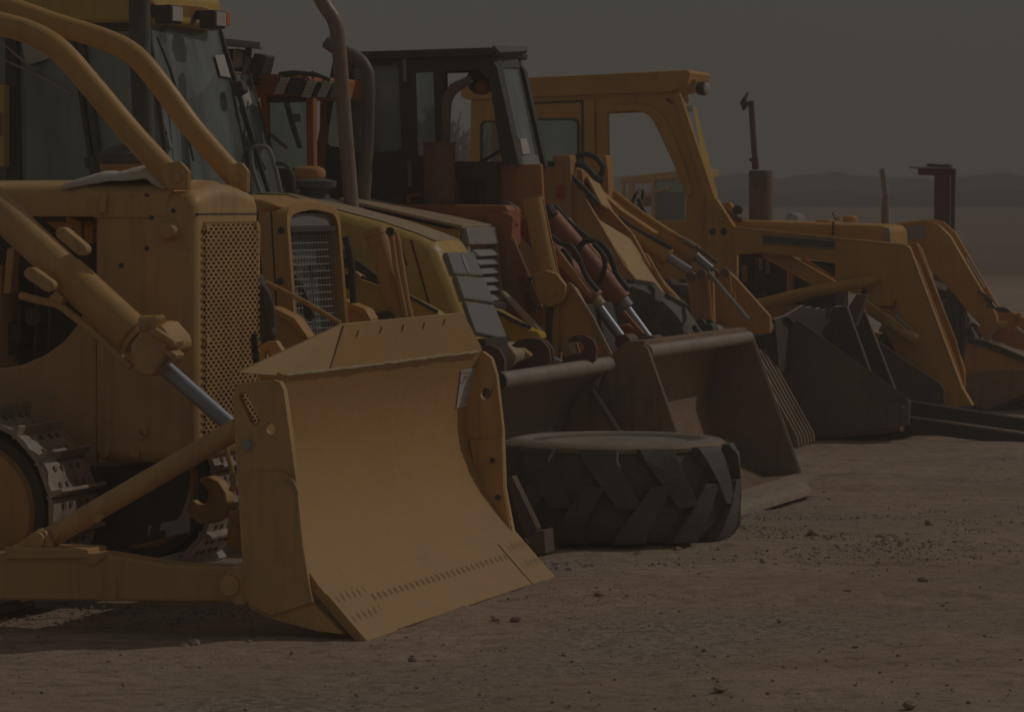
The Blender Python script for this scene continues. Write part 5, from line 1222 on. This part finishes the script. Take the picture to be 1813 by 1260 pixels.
for v, p0, p1 in ((27.75, (1580, 733), (1960, 790)), (28.75, (1585, 706), (1960, 764))):
    a, b = P(*p0, v), P(*p1, v); h0, h1 = .115, .09
    tn = MB().prism([(a[0], a[2]), (b[0], b[2]), (b[0], b[2]-h1), (a[0], a[2]-h0)], v, v+.12).build('fork_tine', BLK, d7, bevel=.006)
    MB().tube([(a[0], v+.0, a[2]), (b[0], v+.0, b[2])], .009, 6).build('tine_edge', LIP, tn)

# ================================================================== deep yellow loader with open cab (seventh)
V7, V7F = 29.4, 30.75
m7 = thing('tractor_loader', 'deep yellow loader with open square cab and long bent loader arms, rear of the row', 'loader', (-7.6, 30.2))
cw0, cw1 = V7, V7+.62
rfp = [(812, 143), (1216, 124), (1222, 128), (1216, 150), (1190, 163), (828, 177), (816, 172)]
r7 = plate(m7, 'cab_roof', DYEL, rfp, cw0-.04, cw1-cw0+.08, .014)
ur7 = P(1218, 126, cw0)[0]
hd7 = quad(m7, 'roof_hood', DYEL, [(1213, 124, cw0-.03), (1243, 132, cw0+.55), (1241, 166, cw0+.55), (1192, 163, cw0-.03)], .03, .008)
plate(m7, 'roof_bracket', PALEY, [(1214, 142), (1232, 140), (1232, 148), (1226, 160), (1222, 150), (1214, 150)], cw0+.1, .03, .006)
hl7 = MB().lathe(P(1238, 157, cw0+.3), (1, -.25, 0), [(.03, -.02), (.055, 0), (.06, .04), (.06, .055)], 20).build('headlamp', BLK, m7); q = P(1243, 158, cw0+.58)
MB().lathe(P(1250, 157, cw0+.29), (1, -.25, 0), [(.053, 0), (.05, .012), (.03, .02)], 20).build('lens', LAMP, hl7)
sd = [(834, 178), (1190, 163), (1196, 172), (1262, 352), (1262, 400), (1300, 400), (1302, 560), (836, 560), (832, 300)]
def rr(x0, y0, x1, y1, r=10, n=4):
    out = []
    for (cx, cy, a0) in ((x1-r, y0+r, -90), (x1-r, y1-r, 0), (x0+r, y1-r, 90), (x0+r, y0+r, 180)):
        for k in range(n+1): a = R(a0+90*k/n); out.append((cx+r*math.cos(a), cy+r*math.sin(a)))
    return out
hol = [rr(850, 214, 893, 330, 9), rr(935, 210, 1026, 330, 10), [(1046, 200), (1056, 200), (1056, 300), (1046, 300)],
       [(1075, 199), (1120, 196), (1138, 198), (1152, 208), (1162, 224), (1218, 345), (1214, 392), (1078, 392)],
       [(1180, 172), (1188, 176), (1192, 182), (1190, 186), (1178, 178)]]
plate(m7, 'cab_side', DYEL, sd, cw0, .06, .008, hol)
for h in (hol[0], hol[1]):
    sc_ = UZ(cw0-.006, h); g = MB()
    cu0 = sum(p[0] for p in sc_)/len(sc_); cz0 = sum(p[1] for p in sc_)/len(sc_)
    g.prism([(cu0+(u-cu0)*1.0, cz0+(z-cz0)*1.0) for u, z in sc_], cw0-.008, cw0+.04, [[(cu0+(u-cu0)*.90, cz0+(z-cz0)*.95) for u, z in sc_]]); g.build('window_seal', BLK, m7)
plate(m7, 'side_glass', CLEAR, [(848, 212), (895, 212), (895, 332), (848, 332)], cw0+.02, .006, 0)
plate(m7, 'side_glass', CLEAR, [(933, 208), (1028, 208), (1028, 332), (933, 332)], cw0+.02, .006, 0)
for ln7 in ([(940, 181), (1033, 177), (1033, 181), (940, 185)], [(1029, 178), (1033, 178), (1034, 330), (1030, 330)]): plate(m7, 'door_seam', DARK, ln7, cw0-.004, .006, 0)
far7 = MB(); su7 = UZ(cw0, [(834, 178), (1150, 164), (1160, 172), (1234, 352), (1240, 400), (1240, 560), (836, 560), (832, 300)]); far7.prism(su7, cw1-.06, cw1, [UZ(cw0, h) for h in ([(850, 205), (1010, 200), (1010, 330), (850, 335)], [(1030, 199), (1110, 196), (1128, 198), (1146, 212), (1196, 330), (1196, 392), (1030, 392)])]); far7.build('cab_far_side', DYEL, m7, bevel=.006)
plate(m7, 'door_pillar', DYEL, [(1033, 178), (1052, 177), (1054, 300), (1036, 300)], cw0-.02, .02, .004)
plate(m7, 'inner_pillar', ORG, [(1050, 196), (1074, 196), (1076, 330), (1054, 330)], cw0+.2, .05, .006)
# curved roll post and raked front posts
cpst = MB().px([(1090, 187), (1130, 184), (1156, 190), (1172, 204), (1186, 226), (1214, 300), (1226, 345), (1215, 350), (1203, 318), (1170, 236), (1158, 214), (1142, 200), (1120, 196), (1092, 199)], cw0-.03, cw0+.02).build('roll_post', DYEL, m7, bevel=.008)
plate(m7, 'front_post', DYEL, [(1190, 165), (1202, 162), (1265, 350), (1268, 400), (1250, 400), (1248, 352)], cw0-.03, .07, .008)
quad(m7, 'front_post', YEL, [(1214, 186, cw0+.40), (1233, 190, cw0+.62), (1273, 352, cw0+.62), (1250, 354, cw0+.40)], .05, .008)
quad(m7, 'front_glass', CLEAR, [(1208, 190, cw0+.03), (1226, 186, cw0+.5), (1256, 350, cw0+.5), (1256, 352, cw0+.03)], .006)
quad(m7, 'front_header', DYEL, [(1194, 164, cw0), (1216, 163, cw0+.6), (1222, 186, cw0+.6), (1205, 192, cw0)], .04, .006)
plate(m7, 'mount_plate', DYEL, [(1250, 352), (1268, 352), (1300, 402), (1304, 452), (1304, 600), (1252, 600)], cw0-.10, .09, .008)
plate(m7, 'mount_plate', DYEL, [(1266, 360), (1292, 358), (1312, 392), (1300, 400)], cw0+.9, .06, .008)
for x, y in ((1262, 410), (1281, 410)): dots([(x, y)], cw0-.10, .03, .004, INK, m7, 'bolt_hole')
bar(m7, 'weld_line', PALEY, [(1261, 366), (1277, 391)], cw0-.105, .009, 6)
bar(m7, 'hydraulic_pipe', MAROON, [(1276, 366), (1290, 380), (1312, 390)], cw0+.3, .025, 8)
MB().cyl(P(1308, 372, cw0+.6), (0, -1, 0), .04, .06, 14).build('mirror_knob', BLK, m7)
sw7 = MB().tube([P(1128+14*math.cos(k*.3927)*.45-8*math.sin(k*.3927), 354+30*math.sin(k*.3927)*.62+2*math.cos(k*.3927), cw0+.6+.16*math.cos(k*.3927)) for k in range(17)], .014, 8).build('steering_wheel', BLK, m7)
MB().tube([P(1130, 352, cw0+.6), P(1145, 385, cw0+.6)], .02, 8).build('steering_column', BLK, m7)
plate(m7, 'seat', BLK, [(1080, 370), (1110, 372), (1120, 400), (1080, 400)], cw0+.4, .5, .04)
# hood, muffler, caps
plate(m7, 'hood', DYEL, [(1290, 392), (1310, 389), (1560, 398), (1576, 402), (1578, 470), (1560, 462), (1290, 450)], V7+.3, .75, .05)
plate(m7, 'hood_trim', LGREY, [(1566, 402), (1574, 404), (1577, 428), (1568, 428)], V7+.28, .03, .004)
plate(m7, 'hood_seam', DARK, [(1474, 393), (1477, 393), (1475, 418), (1472, 418)], V7+.29, .01, 0)
mc = P(1347, 392, V7+.55); mt_ = P(1347, 302, V7+.55)
mf = MB().lathe(mc, (0, 0, 1), [(.099, 0), (.1, mt_[2]-mc[2]-.01), (.095, mt_[2]-mc[2])], 30).build('muffler', RUSTD, m7)
bar(mf, 'exhaust_stack', RUSTD, [(1330, 179), (1333, 230), (1338, 300)], V7+.55, .026, 14)
bar(mf, 'stack_collar', RUST, [(1337, 282), (1338, 300)], V7+.55, .031, 14)
bar(mf, 'clamp_bolt', DARK, [(1327, 283), (1334, 283)], V7+.5, .014, 8)
MB().px([(1310, 182), (1315, 174), (1323, 163), (1319, 176), (1320, 181), (1332, 180), (1332, 184), (1322, 186), (1315, 196)], V7+.52, V7+.58).build('rain_flap', DARK, mf)
MB().lathe(P(1505, 393, V7+.6), (0, 0, 1), [(.06, 0), (.06, .04), (.045, .05), (.02, .055)], 18).build('filler_cap', DYEL, m7, bevel=.004)
MB().lathe(P(1462, 394, V7+.55), (0, 0, 1), [(.09, 0), (.08, .02), (.04, .025)], 18).build('filler_cap', DYEL, m7)
bar(m7, 'dipstick', DARK, [(1474, 376), (1479, 390)], V7+.5, .006, 6); plate(m7, 'latch', YEL, [(1480, 384), (1488, 384), (1488, 391), (1480, 391)], V7+.5, .04, .003)
# loader arms
arm7 = [(1298, 402), (1450, 418), (1600, 433), (1609, 437), (1702, 684), (1722, 718), (1640, 726), (1620, 700), (1556, 560), (1520, 505), (1478, 496), (1478, 467), (1420, 456), (1345, 447), (1300, 452)]
a7 = plate(m7, 'loader_arm', DYEL, arm7, V7-.22, .10, .008)
bar(a7, 'arm_flange', OCHRE, [(1298, 403), (1450, 419), (1602, 435), (1610, 440), (1700, 682)], V7-.215, .011, 8)
lb7 = plate(a7, 'name_band', GREYB, [(1352, 418), (1476, 428), (1476, 439), (1352, 429)], V7-.226, .006, 0)
for seg7 in ([(1350, 416), (1478, 426)], [(1350, 431), (1478, 441)], [(1350, 416), (1350, 431)], [(1478, 426), (1478, 441)]): bar(lb7, 'band_border', GREYG, seg7, V7-.226, .005, 6)
a7b = MB().prism(UZ(V7-.22, [(1298, 402), (1450, 418), (1530, 426), (1530, 500), (1478, 492), (1420, 456), (1300, 452)]), V7+1.15, V7+1.25).build('loader_arm', DYEL, m7, bevel=.008)
for off in (.10, .20):
    bar(a7, 'arm_flange', OCHRE, [(1300, 404), (1450, 420), (1606, 434), (1622, 431), (1690, 600), (1706, 660)] if off > .15 else [(1606, 438), (1626, 470), (1694, 650), (1704, 690)], V7-.2+off, .012, 8)
plate(m7, 'loader_arm', DYEL, [(1602, 433), (1623, 430), (1632, 442), (1708, 652), (1708, 690), (1690, 690)], V7+.02, .04, .006)
bar(m7, 'arm_strut', DYEL, [(1340, 541), (1440, 516), (1530, 500), (1552, 494)], V7-.28, [.055, .05, .045, .03], 18)
plate(m7, 'arm_brace', DYEL, [(1345, 438), (1386, 444), (1482, 500), (1488, 512), (1450, 512), (1350, 456)], V7-.12, .06, .006)
plate(m7, 'arm_brace', DYEL, [(1410, 452), (1424, 456), (1490, 500), (1488, 506)], V7+.1, .04, .004)
lc7 = bar(m7, 'lift_cylinder', DYEL, [(1528, 540), (1600, 588), (1625, 606)], V7-.30, .042, 18)
bar(lc7, 'cylinder_guard', TAN, [(1570, 566), (1622, 602)], V7-.32, .047, 18)
bar(lc7, 'feed_pipe', YEL, [(1528, 530), (1560, 552), (1600, 580)], V7-.36, .014, 8); bar(lc7, 'feed_pipe', LGREY, [(1585, 560), (1612, 582)], V7-.34, .012, 8)
plate(m7, 'valve_guard', LGREY, [(1584, 548), (1592, 548), (1594, 562), (1586, 562)], V7-.24, .02, .004)
for x, y in ((1531, 500), (1531, 519)): bar(m7, 'grease_fitting', DARK, [(x-6, y), (x+4, y)], V7-.24, .02, 8)
bar(m7, 'grease_line', DARK, [(1530, 492), (1531, 524)], V7-.24, .008, 6); bar(m7, 'grease_line', DARK, [(1560, 543), (1584, 544), (1586, 532)], V7-.235, .007, 6)
bar(m7, 'arm_pin', OCHRE, [(1557, 498), (1557.1, 498.1)], V7-.24, .02, 10)
# engine
en = plate(m7, 'engine', DARK, [(1304, 450), (1480, 470), (1480, 560), (1304, 560)], V7+.4, .5, .02)
for x, w, y0, y1, mt in ((1346, 8, 456, 480, BARE), (1358, 7, 456, 486, GREYG), (1338, 6, 456, 490, GREYB), (1318, 9, 470, 500, OBR), (1398, 12, 465, 540, OBR), (1432, 6, 476, 530, GREYB)):
    MB().px([(x-w/2, y0), (x+w/2, y0), (x+w/2, y1), (x-w/2, y1)], V7+.28, V7+.36).build('engine_fitting', mt, en, bevel=.01)
for y in (490, 505, 520): MB().cyl(P(1352, y, V7+.4), (0, -1, 0), .06, .12, 16).build('belt_pulley', DARK, en, bevel=.008)
plate(m7, 'frame_rail', DYEL, [(1290, 556), (1420, 552), (1430, 566), (1560, 590), (1650, 640), (1640, 690), (1560, 660), (1290, 600)], V7+.3, .1, .008)
plate(m7, 'side_step', OBR, [(1340, 545), (1420, 540), (1420, 562), (1340, 564)], V7+.1, .1, .006)
wheel(m7, 'front_wheel', (P(1610, 662, V7+.1)[0], V7+.1, .34), .40, .28, DYEL, 12, GREYB)
wheel(m7, 'rear_wheel', (P(1040, 560, V7-.3)[0], V7-.28, .62), .72, .42, DYEL, 15)
plate(m7, 'far_linkage', MAROON, [(1596, 556), (1606, 566), (1620, 590), (1612, 592)], V7+.6, .04, .004)
# ================================================================== last loader of the row (eighth)
V8, V8F = 32.4, 33.7
m8 = thing('tractor_loader', 'deep yellow loader with curved arms and orange bucket, last of the row', 'loader', (-7, 33))
arm8 = [(1560, 400), (1598, 394), (1640, 390), (1660, 397), (1682, 418), (1712, 470), (1764, 558), (1766, 566), (1738, 578), (1722, 562), (1690, 522), (1664, 494), (1640, 470), (1590, 450), (1560, 440)]
a8 = plate(m8, 'loader_arm', DYEL, arm8, V8-.22, .09, .008)
bar(a8, 'arm_flange', OCHRE, [(1598, 395), (1640, 391), (1660, 398), (1682, 420), (1712, 472), (1764, 559)], V8-.2, .012, 8)
nt8 = plate(a8, 'name_plate', LGREY, [(1599, 401), (1638, 399), (1639, 421), (1600, 424)], V8-.226, .006, 0)
plate(m8, 'loader_arm', DYEL, [(1600, 393), (1650, 388), (1670, 393), (1692, 412), (1724, 468), (1776, 556), (1770, 562), (1716, 474), (1686, 424), (1660, 404), (1600, 402)], V8+.05, .05, .006)
plate(m8, 'arm_cover', BARE, [(1702, 457), (1710, 455), (1744, 510), (1738, 512)], V8-.0, .06, .004)
plate(m8, 'loader_arm', DYEL, [(1560, 402), (1600, 396), (1620, 400), (1640, 430), (1600, 450), (1560, 440)], V8+1.0, .09, .008)
cs = plate(m8, 'arm_socket', OBR, [(1728, 584), (1740, 570), (1763, 560), (1766, 575), (1748, 602), (1744, 601)], V8-.3, .1, .006)
plate(cs, 'socket_edge', BARE, [(1758, 575), (1765, 573), (1752, 602), (1746, 602)], V8-.31, .02, .004)
plate(m8, 'cross_tube', OBR, [(1762, 556), (1790, 552), (1840, 575), (1840, 625), (1800, 618), (1754, 600)], V8-.1, .2, .012)
plate(m8, 'tie_bracket', YEL, [(1768, 568), (1784, 570), (1778, 578), (1766, 574)], V8-.3, .05, .004)
plate(m8, 'tie_bracket', PALEY, [(1800, 578), (1813, 588), (1826, 598), (1810, 592), (1795, 584)], V8-.3, .05, .004)
for pts, mt_, r in (([(1744, 528), (1756, 538), (1766, 548), (1784, 552)], HOSE, .014), ([(1746, 540), (1762, 545), (1778, 546), (1788, 552)], GREYB, .012), ([(1732, 515), (1746, 524), (1758, 534)], DARK, .012)):
    bar(m8, 'hydraulic_hose', mt_, pts, V8-.25, r, 8, 4)
bar(m8, 'tilt_cylinder', OBR, [(1758, 548), (1788, 566)], V8-.05, .04, 14)
bar(m8, 'piston_rod', CHROME, [(1786, 565), (1813, 576), (1850, 592)], V8-.05, .02, 12)
plate(m8, 'rod_bracket', OBR, [(1794, 562), (1802, 553), (1808, 555), (1806, 572), (1796, 576)], V8-.1, .1, .008)
bar(m8, 'link_ring', DARK, [(1713, 596), (1711, 588), (1722, 572), (1731, 579)], V8-.3, .014, 8)
bp8 = [(1711, 603), (1713, 598), (1745, 602), (1813, 632), (1900, 660), (1900, 676), (1813, 698), (1748, 727), (1720, 716), (1702, 690), (1706, 640)]
bk8 = plate(m8, 'bucket', OBR, bp8, V8-.45, .06, .006)
MB().strip(list(reversed(UZ(V8-.4, [(1711, 603), (1704, 690), (1722, 716), (1748, 726), (1813, 697), (1900, 668)]))), .03, V8-.4, V8+1.4).build('bucket_shell', RUSTD, bk8)
plate(bk8, 'rim_band', BLK, [(1713, 598), (1748, 604), (1813, 631), (1900, 660), (1900, 670), (1813, 642), (1742, 614), (1712, 606)], V8-.47, .02, .004)
plate(bk8, 'wear_plate', STEEL, [(1714, 662), (1760, 655), (1900, 664), (1900, 675), (1813, 697), (1748, 726), (1721, 715), (1708, 690)], V8-.462, .012, .004)
plate(m8, 'hood', DYEL, [(1500, 404), (1600, 400), (1600, 520), (1500, 520)], V8+.3, .7, .04)
bar(m8, 'exhaust_stack', LGREY, [(1562, 299), (1563, 304), (1568, 345)], V8+.5, .028, 14)
bar(m8, 'exhaust_stack', PIPE, [(1568, 345), (1567, 372), (1567, 404)], V8+.5, [.026, .036, .037], 14)
plate(m8, 'chassis_light_block', DARK, [(1560, 470), (1690, 520), (1700, 680), (1560, 680)], V8+.4, .6, .02)  # unseen dark box added to block light under the last loader
for x, mt_, r in ((1684, GREYB, .03), (1692, LGREY, .008), (1697, GREYB, .03), (1703, BARE, .01), (1707, GREYB, .03), (1711, BARE, .009)):
    bar(m8, 'hydraulic_rod', mt_, [(x-2, 510), (x, 600), (x+1, 660)], V8-.02, r, 10)
wheel(m8, 'front_wheel', (P(1640, 660, V8)[0], V8, .40), .48, .3, DYEL, 12)

# ================================================================== red mast beyond the row
V9 = 36.0
ms = thing('mast', 'dull red upright mast with short top arm and chain rail, standing behind the last loader', 'mast', (P(1672, 660, V9)[0], V9))
plate(ms, 'post', MAROON, [(1654, 297), (1681, 297), (1679, 420), (1678, 672), (1650, 672)], V9, .18, .01)
plate(ms, 'top_arm', MAROON, [(1625, 297), (1684, 297), (1684, 311), (1625, 310)], V9-.01, .2, .006)
plate(ms, 'cap_plate', LGREY, [(1610, 295), (1686, 296), (1686, 299), (1610, 298)], V9-.06, .3, .002)
plate(ms, 'cap_block', BLK, [(1640, 290), (1656, 290), (1656, 295), (1640, 295)], V9, .16, .003)
plate(ms, 'cap_block', BLK, [(1658, 291), (1682, 291), (1682, 296), (1658, 296)], V9, .16, .003)
rl = plate(ms, 'chain_rail', DARK, [(1685, 300), (1690, 299), (1688, 420), (1686, 672), (1680, 672), (1682, 420)], V9+.02, .1, .003)
ch = MB(); y = 302
while y < 560: ch.px([(1690-(y-300)*.012, y), (1692-(y-300)*.012, y+.6), (1692-(y-300)*.012, y+2.6), (1690-(y-300)*.012, y+3)], V9+.03, V9+.08); y += 4.6
ch.build('chain_links', GREYG, rl)
plate(ms, 'guide_strip', LGREY, [(1681.5, 300), (1683, 300), (1681, 672), (1679, 672)], V9-.01, .03, 0)

# ================================================================== small cabbed machine far beyond, seen through the open cab
V10 = 58.0
mm = thing('tractor', 'distant pale yellow tractor with boxy glazed cab, seen through the open yellow cab', 'tractor', (P(1160, 560, V10)[0], V10))
plate(mm, 'cab_roof', YEL, [(1098, 314), (1230, 298), (1230, 314), (1102, 324)], V10, 1.6, .02)
for x0, x1 in ((1100, 1104), (1113, 1121), (1153, 1159), (1212, 1222)): plate(mm, 'cab_post', YEL, [(x0, 318), (x1, 318), (x1, 400), (x0, 400)], V10, .12, .01)
plate(mm, 'cab_glass', CLEAR, [(1159, 318), (1212, 316), (1212, 392), (1159, 394)], V10+.05, .01, 0)
plate(mm, 'cab_back', GREYG, [(1159, 340), (1212, 340), (1212, 394), (1159, 394)], V10+.5, .1, 0)
plate(mm, 'body', DYEL, [(1090, 392), (1260, 388), (1260, 430), (1090, 430)], V10-.1, 1.6, .03)
plate(mm, 'hood', RED, [(1138, 350), (1158, 346), (1158, 364), (1136, 366)], V10+.8, .3, .01)
plate(mm, 'boom', OBR, [(1140, 342), (1180, 331), (1182, 335), (1140, 348)], V10-.3, .2, .01)
wheel(mm, 'rear_wheel', (P(1190, 460, V10-.2)[0], V10-.3, .55), .6, .4, DYEL, 12)
# parked far beyond the row, small
V11 = 120.0
wv_ = thing('van', 'tiny white van parked far off above the yellow hood line', 'van', (P(1406, 390, V11)[0], V11))
plate(wv_, 'body', LGREY, [(1388, 392), (1392, 380), (1400, 376), (1412, 382), (1414, 392)], V11, 1.2, .03)
plate(wv_, 'window', BLK, [(1393, 384), (1399, 378), (1402, 379), (1398, 385)], V11-.01, .01, 0)

# ------------------------------------------------------------------ light, air, camera
hz = D.meshes.new('haze'); X0, X1, Y0, Y1, Z0, Z1 = -245, 245, -60, 310, -1.3, 7.0
hz.from_pydata([(x, y, z) for x in (X0, X1) for y in (Y0, Y1) for z in (Z0, Z1)], [], [(0, 1, 3, 2), (4, 6, 7, 5), (0, 4, 5, 1), (2, 3, 7, 6), (0, 2, 6, 4), (1, 5, 7, 3)])
hm_ = D.materials.new('haze'); hm_.use_nodes = True; hn = hm_.node_tree; hn.nodes.clear()
ho = N(hn, 'ShaderNodeOutputMaterial'); pv_ = N(hn, 'ShaderNodeVolumePrincipled'); pv_.inputs['Color'].default_value = (.84, .785, .74, 1); pv_.inputs['Density'].default_value = .006
hn.links.new(pv_.outputs[0], ho.inputs['Volume']); hz.materials.append(hm_)
hzo = D.objects.new('haze', hz); COL.objects.link(hzo); tag(hzo, 'thin dusty haze over the yard', 'haze', kind='stuff')
EL = R(40); SUN = Vector((.90*math.cos(EL), .436*math.cos(EL), math.sin(EL)))
sl = D.lights.new('sun', 'SUN'); sl.energy = 2.6; sl.angle = R(.53); sl.color = (1, .91, .82)
so = D.objects.new('sun', sl); COL.objects.link(so); so.rotation_euler = (-SUN).to_track_quat('-Z', 'Y').to_euler()
wd = D.worlds.new('World'); SC.world = wd; wd.use_nodes = True; nt = wd.node_tree; bg = nt.nodes['Background']
sk = N(nt, 'ShaderNodeTexSky', sky_type='NISHITA'); sk.sun_disc = False; sk.sun_elevation = EL; sk.sun_rotation = math.atan2(SUN.x, SUN.y)
sk.air_density = 1.0; sk.dust_density = 4.0; sk.ozone_density = 1.0
hs = N(nt, 'ShaderNodeHueSaturation'); hs.inputs['Saturation'].default_value = .18; nt.links.new(sk.outputs[0], hs.inputs['Color'])
mt = N(nt, 'ShaderNodeMix', data_type='RGBA', blend_type='MULTIPLY'); mt.inputs[0].default_value = 1; nt.links.new(hs.outputs[0], mt.inputs[6]); mt.inputs[7].default_value = (1.0, .955, .87, 1)
# thin high haze evens the clear sky out to a pale warm grey
gy = N(nt, 'ShaderNodeMix', data_type='RGBA'); gy.inputs[0].default_value = .86; nt.links.new(mt.outputs[2], gy.inputs[6]); gy.inputs[7].default_value = (3.30, 3.20, 2.84, 1)
tcs = N(nt, 'ShaderNodeTexCoord'); mps = N(nt, 'ShaderNodeMapping'); mps.inputs['Scale'].default_value = (3, 3, 14); nt.links.new(tcs.outputs['Generated'], mps.inputs[0])
nsk = N(nt, 'ShaderNodeTexNoise', Scale=2.0, Detail=6.0); nt.links.new(mps.outputs[0], nsk.inputs['Vector'])
rk = ramp(nt, nsk.outputs[0], [(.3, (.965, .96, .955)), (.7, (1.035, 1.03, 1.03))])
mk = N(nt, 'ShaderNodeMix', data_type='RGBA', blend_type='MULTIPLY'); mk.inputs[0].default_value = 1; nt.links.new(gy.outputs[2], mk.inputs[6]); nt.links.new(rk, mk.inputs[7]); gy = mk
nt.links.new(gy.outputs[2], bg.inputs[0]); bg.inputs[1].default_value = .10

cam = D.cameras.new('camera'); co = D.objects.new('camera', cam); COL.objects.link(co); SC.camera = co
co.location = (0, 0, CAMH); co.rotation_euler = (R(90), 0, 0)
cam.sensor_width = 36; cam.lens = F_PX/1813*36; cam.shift_x = -(906.5-CX)/1813; cam.shift_y = -(630-HY)/1813
cam.clip_end = 5000; cam.clip_start = .1
cam.dof.use_dof = True; cam.dof.focus_distance = 17.5; cam.dof.aperture_fstop = 11
vs = SC.view_settings; SC.display_settings.display_device = 'sRGB'
vs.view_transform = 'Standard'; vs.look = 'None'; vs.gamma = 1; vs.exposure = -2.4; vs.use_curve_mapping = False
SC.cycles.volume_bounces = 0; SC.cycles.max_bounces = 8; SC.cycles.transparent_max_bounces = 16
SC.cycles.use_denoising = True
